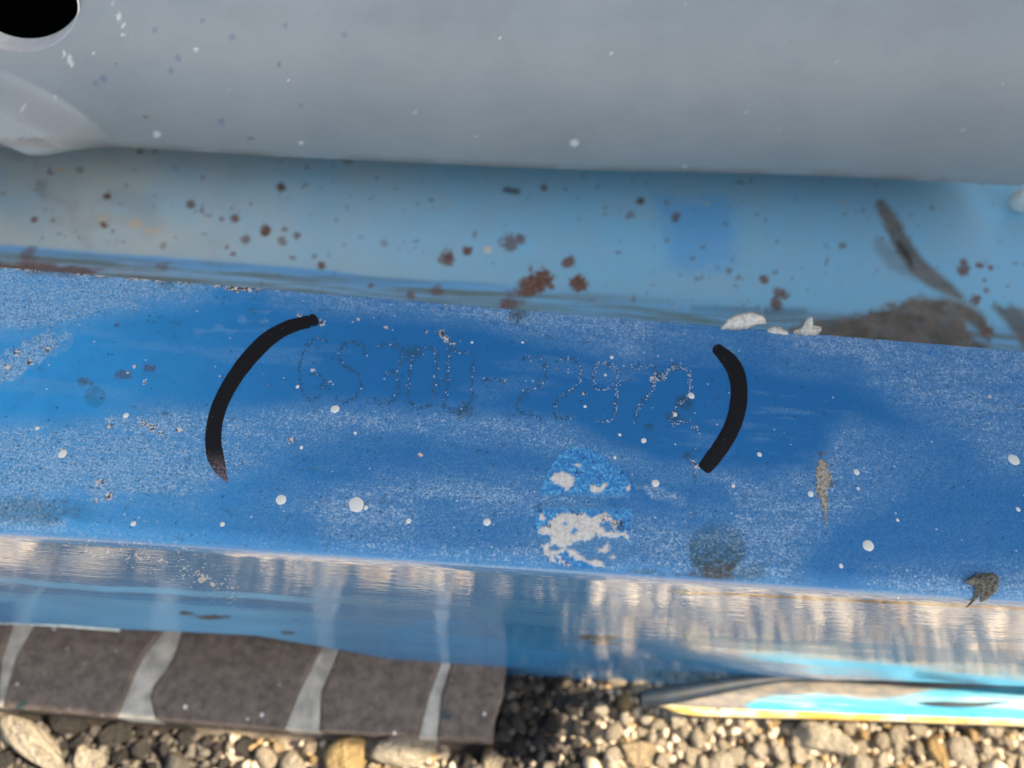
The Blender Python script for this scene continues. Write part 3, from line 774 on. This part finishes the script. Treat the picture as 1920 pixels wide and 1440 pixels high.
mud = np.maximum(mud, .9 * (1 - sstep(near_line(u + jn * 14, v + jn * 10, [(1652, 385, 20), (1668, 410, 28), (1682, 440, 30), (1698, 470, 34), (1716, 498, 36), (1745, 520, 32), (1775, 540, 24), (1800, 558, 12)]), -7, 8)))
mud = np.maximum(mud, .45 * (1 - sstep(near_line(u + jn * 20, v + jn * 14, [(1650, 460, 14), (1680, 490, 30), (1720, 510, 20)]), -6, 14)))
mud = np.maximum(mud, .85 * sstep(sdist(u + jn * 24, v + jn * 20, [(1860, 575), (1895, 570), (1940, 590), (1940, 670), (1915, 650), (1890, 610)]), -9, 9))
dk = (1 - sstep(near_line(u, v, [(1685, 455, 3), (1698, 475, 8), (1708, 492, 4)]), -2, 6)) * .8
dk = np.maximum(dk, .75 * (1 - sstep(near_line(u, v, [(948, 356, 6), (970, 359, 7)]), -2, 6)))
dk = np.maximum(dk, .8 * (1 - sstep(np.hypot(u - 1201, v - 377), 2, 7)))
dk = np.maximum(dk, .35 * (1 - sstep(near_line(u, v, [(1440, 583, 12), (1508, 583, 6)]), -4, 8)) + .3 * (1 - sstep(near_line(u, v, [(1300, 578, 8), (1420, 582, 8)]), -4, 8)))
bl = .55 * sstep(sdist(u + jn * 50, v + jn * 40, [(1228, 366), (1376, 376), (1384, 496), (1300, 515), (1250, 505)]), -24, 34) * (.6 + .7 * fbm(u / 70, v / 60, 126))
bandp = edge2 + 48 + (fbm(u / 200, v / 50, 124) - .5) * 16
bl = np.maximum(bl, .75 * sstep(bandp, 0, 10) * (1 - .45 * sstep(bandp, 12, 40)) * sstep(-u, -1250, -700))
bl = np.maximum(bl, .35 * sstep(edge2, -60, -20) * sstep(u, 900, 1100))
gy = sstep(-u, -1150, -350) * .62 + sstep(-u, -700, -100) * .45
gy = np.clip(gy * (.75 + 1.1 * (fbm(u / 90, v / 60, 125) - .35)), 0, 1)
ru = np.maximum(ru, .16 * sstep(fbm(u / 60, v / 40, 118), .55, .75) * sstep(-u, -700, -100))
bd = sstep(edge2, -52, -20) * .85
crm = np.zeros_like(u)
for (a, b, c, d) in ((115, 318, 8, 7), (252, 420, 14, 9), (287, 433, 15, 6), (192, 408, 8, 7), (205, 300, 18, 10), (1581, 381, 4, 4), (1325, 382, 3, 3)):
    crm = np.maximum(crm, (1 if c < 16 else .35) * (1 - sstep(np.hypot((u - a) / c / 1.35, (v - b) / d / 1.35) + jn * .5, .5, 1.1)))
tiny = vnoise(u / 8, v / 8, 127) * vnoise(u / 11, v / 11, 128)
crm = np.maximum(crm, .3 * sstep(tiny, .74, .86))
link_mesh('plate_surface', V2, grid(len(xs2), len(ys2)), PLATE, plate, True, {'wear': np.stack([ru, mud, bl, gy], -1).reshape(-1, 4), 'extra': np.stack([crm, bd, dk, dk * 0], -1).reshape(-1, 4)})
bx = [(-.5, .02), (.5, .02), (.5, .42), (-.5, .42)]
vv_, ff_ = prism(bx, ZP - .006, ZP - .0012, .0002)
link_mesh('plate_body', vv_, ff_, UNDER, plate, False)
o = drop(914, 468, 9, plate, ZP + .0004, 3); 

# ================================================================== GREY PANEL
panel = thing('grey_panel', 'grey painted steel panel with an oval hole above the light blue plate', 'steel panel', (0, .2, ZP))
g0, g1 = at_z(205, 279, ZP + .022), at_z(1880, 346, ZP + .022)
LEAN = R(8)
gdir = (g1 - g0) / np.linalg.norm(g1 - g0)
gup = np.array([0, math.sin(LEAN), math.cos(LEAN)]); gup -= gdir * (gup @ gdir); gup /= np.linalg.norm(gup)
gn = np.cross(gdir, gup)            # points to the camera side
if gn[1] > 0: gn = -gn
len_r = np.linalg.norm(g1 - g0)
ss = np.concatenate([np.linspace(-.25, -.075, 30, endpoint=False), np.arange(-.075, len_r + .006, .0007)])
ss[-1] = len_r + .006
tt = np.concatenate([np.arange(0, .10, .0007), np.linspace(.1, .34, 30)])
S, T = np.meshgrid(ss, tt, indexing='ij')
P = g0 + S[..., None] * gdir + T[..., None] * gup
u, v = pix(P)
# pressed flap at the lower left
flap = sdist(u, v, np.vstack([catmull([(-260, 30), (-120, 62), (0, 100), (60, 126), (120, 160), (165, 195), (192, 228), (204, 255), (196, 285), (150, 330)], 6), [(-260, 360)]]))
H = .0125 * sstep(flap, -3, 28) + .0045 * sstep(flap, 16, 62) - .0250 * sstep(flap, 54, 112)
H *= .12 + .88 * sstep(T, .0, .013)
H += .0020 * np.exp(-((flap - 90) / 9) ** 2) * sstep(-u, -170, -60)
H += (fbm(S * 9, T * 9, 130, 2) - .5) * .004
H += 8.0 * .032 ** 2 - 8.0 * (np.clip(T, 0, .085) - .032) ** 2 - np.clip(T - .085, 0, 1) * .848
curl = 0 * T
P = P + gn * (H - curl)[..., None]
u, v = pix(P)
# oval hole
ha, hb, hc, ht = 114.0, 90.0, (33.0, 7.0), R(10)
xr = (u - hc[0]) * math.cos(ht) + (v - hc[1]) * math.sin(ht); yr = -(u - hc[0]) * math.sin(ht) + (v - hc[1]) * math.cos(ht)
rho = np.hypot(xr / ha, yr / hb)
hole = rho < 1.0
jn = (fbm(u / 10, v / 10, 131) - .5)
pale = np.zeros_like(u); brn = np.zeros_like(u); blu = np.zeros_like(u)
for (a, b, c, d) in ((295, 252, 8, 8), (1077, 268, 10, 8), (565, 268, 6, 4), (120, 102, 3, 8), (130, 112, 4, 9), (135, 120, 3, 6), (230, 66, 5, 4), (368, 93, 5, 4), (778, 210, 3, 3), (937, 72, 3, 3), (1285, 312, 3, 3), (1148, 101, 2.5, 2.5), (1805, 245, 3, 3), (222, 32, 5, 10), (232, 48, 4, 6), (104, 183, 4, 3), (44, 205, 3, 3), (213, 5, 4, 3), (540, 150, 3, 3), (1400, 210, 2.5, 2.5), (1630, 90, 2.5, 2.5), (174, 100, 3, 3), (1460, 240, 2, 2), (1880, 155, 3, 3), (893, 255, 3, 2)):
    pale = np.maximum(pale, .9 * (1 - sstep(np.hypot((u - a) / c, (v - b) / d) + jn, .5, 1.1)))
pale = np.maximum(pale, .3 * sstep(vnoise(u / 5, v / 5, 132) * vnoise(u / 9, v / 9, 133), .84, .92))
for (a, b, c) in ((333, 108, 7), (435, 70, 7), (320, 133, 7), (195, 148, 9), (180, 155, 7), (646, 65, 6), (380, 38, 5), (290, 56, 6), (535, 48, 5), (565, 197, 5), (415, 228, 7)):
    blu = np.maximum(blu, .6 * (1 - sstep(np.hypot(u - a, v - b) / c + jn, .5, 1.2)))
for (a, b, c, d) in ((219, 120, 3, 5), (273, 219, 6, 3), (523, 121, 4, 6), (470, 260, 9, 3), (60, 262, 60, 3), (1295, 330, 10, 3)):
    brn = np.maximum(brn, .6 * (1 - sstep(np.hypot((u - a) / c, (v - b) / d) + jn, .5, 1.2)))
brn = np.maximum(brn, .45 * sstep(-T, -.0045, -.0005) * sstep(fbm(u / 80, v / 20, 134), .3, .6))
brn = np.maximum(brn, .06 * sstep(fbm(u / 140, v / 60, 135), .5, .75))
blu = np.maximum(blu, .09 * sstep(fbm(u / 110, v / 45, 136), .52, .74))
brn = np.maximum(brn, .35 * (1 - sstep(np.hypot((u - 100) / 150, (v - 268) / 12), .4, 1.1)) * sstep(flap, 0, 30))
wear = np.stack([pale * 0, pale, brn, blu], -1)
fc = grid(*u.shape)
fc = fc[~hole.ravel()[fc].any(1)]
# pull the ragged rim onto the oval
used = np.zeros(u.size, bool); used[fc.ravel()] = True
cnt = np.bincount(fc.ravel(), minlength=u.size)
rimv = used & (cnt < 4) & (rho.ravel() < 1.25)
Pf = P.reshape(-1, 3).copy()
hc3 = np.array([np.interp(0, [0, 1], [0, 0])] * 3)
# nearest point of the oval along the pixel radius, expressed on the panel's own plane
ru_ = rho.ravel()[rimv]
uc = hc[0] + (u.ravel()[rimv] - hc[0]) / ru_; vc = hc[1] + (v.ravel()[rimv] - hc[1]) / ru_
base_pl = P.reshape(-1, 3)[rimv]
Pf[rimv] = np.array([at_plane(np.array(a), np.array(b), p, gn) for a, b, p in zip(uc, vc, base_pl)])
remap = -np.ones(u.size, int); remap[used] = np.arange(used.sum())
sheetp = link_mesh('panel_sheet', Pf[used], remap[fc].tolist() if used.sum() < 50000 else remap[fc], GREY, panel, True, {'wear': wear.reshape(-1, 4)[used]})
# make sure it faces the camera side
ang = np.linspace(0, 2 * math.pi, 97)
ru2 = hc[0] + ha * np.cos(ang) * math.cos(ht) - hb * np.sin(ang) * math.sin(ht)
rv2 = hc[1] + ha * np.cos(ang) * math.sin(ht) + hb * np.sin(ang) * math.cos(ht)
hb0 = P[hole].mean(0)
ring0 = at_plane(ru2, rv2, hb0, gn)
ctr = ring0[:-1].mean(0)
rg = [ctr + (ring0 - ctr) * 1.035 + gn * .0003, ctr + (ring0 - ctr) * 1.01 + gn * .0007, ctr + (ring0 - ctr) * .985 - gn * .0004, ctr + (ring0 - ctr) * .93 - gn * .0058]
link_mesh('hole_rim', np.stack(rg, 1), grid(97, 4), RIM, panel, True)
# dark closed space behind the panel, and two unseen blocks added on the right for shade
def boxmesh(name, lo, hi, mat, parent, bev=.004):
    v_, f_ = prism([(lo[0], lo[1]), (hi[0], lo[1]), (hi[0], hi[1]), (lo[0], hi[1])], lo[2], hi[2], bev)
    return link_mesh(name, v_, f_, mat, parent, False)
yb_ = float(P[..., 1].max())
Vb = []
cor = [g0 + gdir * ss[0] + gup * tt[0], g0 + gdir * ss[-1] + gup * tt[0], g0 + gdir * ss[-1] + gup * tt[-1], g0 + gdir * ss[0] + gup * tt[-1]]
for c in cor: Vb.append(c - gn * .010)
for c in cor: Vb.append(c - gn * .12)
link_mesh('back_casing', np.array(Vb), [[4, 5, 6, 7], [0, 4, 7, 3], [1, 2, 6, 5], [3, 7, 6, 2]], BLACK, panel, False)
Vf = np.array([Vb[0] + gn * .009, Vb[1] + gn * .009, Vb[5], Vb[4]])
link_mesh('shadow_floor', np.vstack([Vf, Vf + gup * .002]), [[3, 2, 1, 0], [4, 5, 6, 7], [0, 1, 5, 4], [1, 2, 6, 5], [2, 3, 7, 6], [3, 0, 4, 7]], plain('dark_shadow_floor', (.015, .02, .025), .7), panel, False)  # near black, added to deepen the shadow under the panel
boxmesh('sun_blocker', (.34, -.004, ZP + .03), (.60, .40, .85), plain('grey_blocker_paint', (.30, .31, .32), .5), panel)  # added out of view, keeps the sun off the rail
boxmesh('upper_sun_blocker', (.345, -.0405, .335), (.372, -.0042, .70), plain('upper_blocker_paint', (.24, .25, .26), .5), panel)  # added out of view, keeps the sun off the block strip
sunlit_spots = []
for k, (du, dv, r) in enumerate(((0, 0, 26),)):
    c = at_z(1926, 374, ZP + .006)  # white knob stands for a sunlit spot at the panel's end
    bm = bmesh.new(); bmesh.ops.create_icosphere(bm, subdivisions=3, radius=1.0)
    for vt in bm.verts: vt.co = Vector((c[0] + vt.co.x * .006, c[1] + vt.co.y * .0035, c[2] + vt.co.z * .006))
    me = bpy.data.meshes.new('sunlit_spot_mesh'); bm.to_mesh(me); bm.free(); me.materials.append(SPOT)
    me.polygons.foreach_set('use_smooth', np.ones(len(me.polygons), bool))
    oc = bpy.data.objects.new('sunlit_spot', me); COL.objects.link(oc); adopt(oc, panel)

# ================================================================== LOOSE BITS on the rail
def flake(name, label, cat, outline, base_uv, hgt, mat, group=None, curl=.0):
    """a thin, bent scrap standing on the back edge: outline in pixels round its foot"""
    foot = at_z(base_uv[0], base_uv[1], ZT)
    sc = 1 / 6300.0
    n = len(outline); pts = catmull(list(outline) + [outline[0]], 5)[:-1]
    front, back = [], []
    for k, (a, b) in enumerate(pts):
        dx = (a - base_uv[0]) * sc; up = -(b - base_uv[1] - .082 * (a - base_uv[0])) * sc * 1.18
        bend = curl * (dx / .005) ** 2
        lift = max(up, -.0002)
        wv = mnoise.noise(Vector((dx * 500, up * 700, 3))) * .0006
        front.append((foot[0] + dx, foot[1] - .0012 + bend + lift * .7 + wv, ZT + lift))
        back.append((foot[0] + dx, foot[1] - .0002 + bend + lift * .7 + wv, ZT + lift + .0002))
    m = len(front)
    cf = np.mean(front, 0) + np.array([0, -.0007, .0003]); cb = np.mean(back, 0) + np.array([0, .0004, .0002])
    V = front + back + [cf, cb]
    Fs = [[k, (k + 1) % m, 2 * m] for k in range(m)] + [[m + (k + 1) % m, m + k, 2 * m + 1] for k in range(m)] + [[k, m + k, m + (k + 1) % m, (k + 1) % m] for k in range(m)]
    o = link_mesh(name, np.array(V), Fs, mat, None, True)
    return tag(o, label, cat, group)
flake('paint_flake', 'long curled white paint flake with a hooked tip on the rail\'s back edge', 'paint flake', [(1352, 611), (1366, 600), (1382, 595), (1402, 594), (1420, 597), (1430, 604), (1418, 604), (1408, 609), (1394, 612), (1380, 613)], (1385, 613), .002, CREAM, 'paint flakes on the rail edge')
flake('paint_flake', 'low flat white paint scrap between the two taller flakes on the rail edge', 'paint flake', [(1438, 616), (1446, 613), (1458, 614), (1470, 618), (1476, 621), (1456, 620)], (1456, 619), .001, CREAM, 'paint flakes on the rail edge')
flake('paint_flake', 'upright pointed white paint flake on the rail edge, nearest the brown stain', 'paint flake', [(1488, 620), (1499, 617), (1506, 605), (1514, 601), (1518, 607), (1520, 615), (1535, 615), (1532, 621), (1515, 624), (1500, 623)], (1510, 622), .002, CREAM, 'paint flakes on the rail edge')
# mouldy scrap of leaf with a stalk at the bend
uu, vv = np.meshgrid(np.arange(1796, 1882, 1.6), np.arange(1066, 1140, 1.6), indexing='ij')
sh = np.maximum(sdist(uu, vv, [(1804, 1092), (1818, 1080), (1840, 1074), (1862, 1075), (1873, 1088), (1872, 1105), (1862, 1120), (1852, 1126), (1846, 1118), (1836, 1106), (1824, 1098)]) + (fbm(uu / 6, vv / 6, 140) - .5) * 5, -near_line(uu, vv, [(1830, 1102, 8), (1838, 1118, 9), (1828, 1130, 6), (1822, 1134, 2)]))
keep = sh > 0
base = at_z(uu, vv, ZT)
hgt = np.clip(sh / 9, 0, 1) ** .6 * (.0012 + .0012 * fbm(uu / 8, vv / 8, 141))
ytl = lin(t0, t1, base[..., 0])
d = np.clip(ytl - base[..., 1], 0, RAD * .95)          # follow the bend where the scrap overhangs it
base[..., 2] = ZT - RAD + np.sqrt(np.maximum(RAD ** 2 - d ** 2, 1e-9)) + hgt + .00004
idm = -np.ones(uu.shape, int); idm[keep] = np.arange(keep.sum())
fl = idm.ravel()[grid(*uu.shape)]; fl = fl[(fl >= 0).all(1)]
tag(link_mesh('leaf_scrap', base[keep], fl[:, ::-1].tolist(), CLUMP, None, True), 'mouldy grey brown leaf scrap with short stalk stuck on the rail bend', 'leaf scrap')

# ================================================================== THE DARK BLOCK STRIP under the rail
ZS = 0.012
strip = thing('block_strip', 'low strip of dark speckled blocks with grey filled joints under the blue rail', 'block strip', (-.08, 0, 0))
J = [([(22, 1168), (0, 1235), (-8, 1325)], [(66, 1168), (28, 1235), (4, 1325)]),
     ([(302, 1185), (270, 1225), (250, 1262), (240, 1290), (217, 1344)], [(340, 1186), (327, 1225), (311, 1258), (287, 1285), (281, 1305), (291, 1348)]),
     ([(602, 1212), (577, 1260), (559, 1297), (532, 1366)], [(636, 1216), (619, 1260), (602, 1297), (599, 1371)]),
     ([(824, 1248), (803, 1303), (783, 1381)], [(845, 1248), (828, 1303), (820, 1384)])]
frontv = lambda u_: np.interp(u_, [-200, 0, 240, 480, 700, 930], [1312, 1327, 1345, 1363, 1377, 1389])
YBK = .055
def edge_xy(pts, ztop):
    e = at_z(np.array([p[0] for p in pts], float), np.array([p[1] for p in pts], float), ztop)[:, :2]
    d = e[0] - e[1]; d /= abs(d[1]); d[0] *= .2
    return np.vstack([[e[0] + d * (YBK - e[0][1])], e])       # from under the rail to the front
edges = []
for l_, r_ in J:
    edges.append((edge_xy(l_, ZS), edge_xy(r_, ZS)))
start = edge_xy([(-290, 1150), (-300, 1305)], ZS); end = edge_xy([(948, 1262), (945, 1300), (928, 1350), (925, 1390)], ZS)
lefts = [start] + [r for _, r in edges]; rights = [l for l, _ in edges] + [end]
def block_poly(le, ri):
    # counter-clockwise from above: front left -> front right -> back right -> back left
    fl_, fr_ = le[-1], ri[-1]
    u0 = pix(np.array([*fl_, ZS]))[0]; u1 = pix(np.array([*fr_, ZS]))[0]
    mids = []
    for q in np.linspace(0, 1, 7)[1:-1]:
        uu_ = u0 + (u1 - u0) * q
        mids.append(at_z(uu_, frontv(uu_) + random.uniform(-1.5, 1.5), ZS)[:2])
    return np.vstack([le, mids, ri[::-1]])
for le, ri in zip(lefts, rights):
    vv_, ff_ = prism(block_poly(le, ri), -.004, ZS + random.uniform(-.0003, .0003), .0008)
    link_mesh('block', vv_, ff_, BLOCK, strip, False)
for l_, r_ in edges:
    poly = np.vstack([l_ + np.array([.0002, 0]), r_[::-1] - np.array([.0002, 0])])
    vv_, ff_ = prism(poly, -.004, ZS - .0006, .0003)
    link_mesh('joint_filler', vv_, ff_, MORTAR, strip, False)

# ================================================================== GROUND
ground = bpy.data.objects.new('ground', None)
def flat(name, x0, x1, y0, y1, z, mat, n=2, bumpy=0):
    xx, yy = np.meshgrid(np.linspace(x0, x1, n), np.linspace(y0, y1, n), indexing='ij')
    zz = np.full(xx.shape, z) + (fbm(xx * 40, yy * 40, 150) - .5) * bumpy
    return link_mesh(name, np.stack([xx, yy, zz], -1), grid(n, n), mat, None, True)
gs = np.concatenate([[-60, -20, -6, -2, -1], np.linspace(-.56, .56, 260), [1, 2, 6, 20, 60]])
gx, gy_ = np.meshgrid(gs, gs, indexing='ij')
gz = -.0028 + (fbm(gx * 40, gy_ * 40, 150) - .5) * .005 * (np.abs(gx) < .75) * (np.abs(gy_) < .75)
def dark_tongues(x, y):
    """two darker tongues of ground that run out from under the rail"""
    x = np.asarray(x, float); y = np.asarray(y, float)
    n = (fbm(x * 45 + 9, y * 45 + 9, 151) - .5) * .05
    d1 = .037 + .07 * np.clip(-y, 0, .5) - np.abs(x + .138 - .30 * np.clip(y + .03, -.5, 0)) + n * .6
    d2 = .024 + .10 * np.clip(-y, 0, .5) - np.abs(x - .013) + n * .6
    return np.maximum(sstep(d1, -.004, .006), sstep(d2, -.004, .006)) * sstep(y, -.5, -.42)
dm = dark_tongues(gx, gy_)
ground = link_mesh('ground', np.stack([gx, gy_, gz], -1), grid(len(gs), len(gs)), GROUND, None, True, {'dark_tongues': np.stack([dm, dm, dm, dm * 0 + 1], -1).reshape(-1, 4)})
tag(ground, 'pale tan gravel ground, sunlit in front of the rail', None, None, 'structure')

def pebble_mesh(seed, mat, sub=2):
    bm = bmesh.new(); bmesh.ops.create_icosphere(bm, subdivisions=sub, radius=1.0)
    rr = random.Random(seed)
    sx, sy, sz = rr.uniform(.8, 1.25), rr.uniform(.7, 1.05), rr.uniform(.5, .85)
    cuts = [(Vector((rr.gauss(0, 1), rr.gauss(0, 1), rr.gauss(0, 1))).normalized(), rr.uniform(.42, .82)) for _ in range(10)]
    for vt in bm.verts:
        p = vt.co.copy()
        for n_, d_ in cuts:
            k = p.dot(n_)
            if k > d_: p -= n_ * (k - d_) * .85
        p *= 1 + .22 * mnoise.noise(p * 1.5 + Vector((seed * 3.1, 0, 0))) + .12 * mnoise.noise(p * 3.4 + Vector((0, seed * 2.3, 0)))
        vt.co = Vector((p.x * sx, p.y * sy, p.z * sz))
    me = bpy.data.meshes.new('pebble'); bm.to_mesh(me); bm.free()
    me.polygons.foreach_set('use_smooth', np.ones(len(me.polygons), bool))
    me.materials.append(mat)
    return me
pale_m = [pebble_mesh(k, STONE) for k in range(12)]
dark_m = [pebble_mesh(40 + k, DSTONE) for k in range(8)]
# sites by dart throwing over the ground in view
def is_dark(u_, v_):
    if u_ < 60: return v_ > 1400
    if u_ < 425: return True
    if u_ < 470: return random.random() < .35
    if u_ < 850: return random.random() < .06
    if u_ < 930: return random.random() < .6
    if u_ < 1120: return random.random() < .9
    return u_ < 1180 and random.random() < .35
sites = []
def free(x, y, r):
    return all((x - a) ** 2 + (y - b) ** 2 > (.66 * (r + c)) ** 2 for a, b, c in sites)
strip_end_x = float(end[:, 0].max())
strip_front = lambda x: float(np.interp(x, [p[0] for p in FR], [p[1] for p in FR]))
FR = [at_z(a, frontv(a), ZS)[:2] for a in (-300, -200, 0, 240, 480, 700, 930)]
named = 0
def put_pebble(x, y, r, dark, z=0.0, me=None):
    global named
    me = me or random.choice(dark_m if dark else pale_m)
    o = bpy.data.objects.new('pebble', me)
    o.location = (x, y, z); o.scale = (r, r, r)
    o.rotation_euler = (random.uniform(-.4, .4), random.uniform(-.4, .4), random.uniform(0, 6.28))
    COL.objects.link(o); o.parent = ground
    named += 1
    return o
# particular stones first
def at_spot(u_, v_, r, dark, mesh=None, z=.002, scale=(1, 1, 1), rz=0):
    p = at_z(u_, v_, z); sites.append((p[0], p[1], r))
    o = put_pebble(p[0], p[1], r, dark, z, mesh); o.scale = (r * scale[0], r * scale[1], r * scale[2]); o.rotation_euler = (0.1, .1, rz)
    return o
PINK = make_stone('pinkish_stone', (.48, .36, .34), (.52, .38, .36), (.5, .3, .3))
CREAMST = make_stone('cream_stone', (.62, .54, .43), (.66, .58, .46), (.6, .5, .36))
at_spot(70, 1398, .012, False, pebble_mesh(90, CREAMST, 3), .002, (2.0, .66, .62), -.55)
at_spot(168, 1440, .009, False, pebble_mesh(91, CREAMST, 3), .0, (1.1, .7, .6), -1.0)
at_spot(130, 1352, .007, True, None, .001, (1.4, .8, .7), -.2)
at_spot(215, 1376, .007, True, None, .001, (1.2, .9, .7), .4)
at_spot(655, 1422, .0095, False, pebble_mesh(92, make_stone('amber_stone', (.62, .43, .2), (.64, .46, .22), (.6, .4, .18)), 3), .003, (1.0, .9, .8), .4)
at_spot(768, 1402, .0092, False, pebble_mesh(93, CREAMST, 3), .003, (1.25, .75, .7), .1)
at_spot(905, 1343, .0062, False, pebble_mesh(94, PINK, 3), .010, (.9, 1.2, .7), -.3)
at_spot(1545, 1385, .0095, False, pebble_mesh(95, CREAMST, 3), .003, (1.25, .8, .7), 0)
at_spot(1190, 1408, .0075, False, pebble_mesh(96, make_stone('amber_stone', (.58, .44, .28), (.6, .46, .3), (.6, .4, .2)), 3), .0, (1.2, .8, .7), .3)
for k in range(26):
    uq = random.gauss(945, 18); vq = random.uniform(1255, 1395)
    p = at_z(uq, vq, .008)
    put_pebble(p[0], p[1], random.uniform(.002, .0042), True, random.uniform(.004, .0125)); sites.append((p[0], p[1], .002))
tries = 0
while named < 296 and tries < 60000:
    tries += 1
    uu_ = random.uniform(-60, 1980); vv0 = random.uniform(1250, 1475)
    p = at_z(uu_, vv0, .0)
    x, y = p[0], p[1]
    if x < strip_end_x + .002 and y > strip_front(x) - .003: continue
    r = random.choice((.0024, .0030, .0036, .0043, .0052, .006)) * random.uniform(.9, 1.15)
    if tries > 6000: r = min(r, .0036)
    if tries > 16000: r = random.uniform(.002, .003)
    if not free(x, y, r): continue
    sites.append((x, y, r))
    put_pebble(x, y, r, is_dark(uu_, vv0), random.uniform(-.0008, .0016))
# the rest of the gravel: one mass
def mass(name, pts, sub):
    protos = [pebble_mesh(200 + k, STONE, sub) for k in range(6)]
    VS, FS, TN = [], [], []; off = 0
    pr = []
    for me in protos:
        co = np.empty(len(me.vertices) * 3); me.vertices.foreach_get('co', co)
        fi = np.array([p.vertices[:] for p in me.polygons]); pr.append((co.reshape(-1, 3), fi))
    for (x, y, r, z, dark) in pts:
        co, fi = pr[random.randrange(6)]
        a = random.uniform(0, 6.28); ca, sa = math.cos(a), math.sin(a)
        q = co @ np.array([[ca, sa, 0], [-sa, ca, 0], [0, 0, 1]]) * r + np.array([x, y, z])
        VS.append(q); FS.append(fi + off); off += len(co)
        t = random.random()
        c = np.array([.50, .415, .31]) * (1 - t) + np.array([.69, .60, .48]) * t
        if random.random() < .15: c = np.array([.42, .28, .14])
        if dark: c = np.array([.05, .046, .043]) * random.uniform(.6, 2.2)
        TN.append(np.tile([*c, 1], (len(co), 1)))
    o = link_mesh(name, np.vstack(VS), np.vstack(FS), GRAVELMASS, None, True, {'tone': np.vstack(TN)})
    return o
pts = []
for i in range(5200):
    x = random.uniform(-.36, .40); y = random.uniform(-.42, .03)
    if x < strip_end_x + .002 and y > strip_front(x) - .002: continue
    u_, v_ = pix(np.array([x, y, 0.0]))
    inview = -20 < u_ < 1940 and 1250 < v_ < 1440
    r = random.uniform(.0020, .0034) if inview else random.choice((.0032, .004, .005, .0065)) * random.uniform(.85, 1.15)
    ux = 960 + (x / .2) * 960 * 1.02
    dk_ = float(dark_tongues(x, y)) > .4
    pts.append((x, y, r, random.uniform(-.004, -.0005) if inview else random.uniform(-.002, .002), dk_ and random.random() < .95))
for i in range(2600):
    p = at_z(random.uniform(-80, 2000), random.uniform(1240, 1480), 0)
    if p[0] < strip_end_x + .002 and p[1] > strip_front(p[0]) - .002: continue
    u_, v_ = pix(p)
    pts.append((p[0], p[1], random.uniform(.0014, .0026), random.uniform(-.0032, .0002), is_dark(u_, v_)))
gm = mass('gravel_bed', pts, 1)
gm.parent = ground
tag(gm, None, None, None, 'stuff')
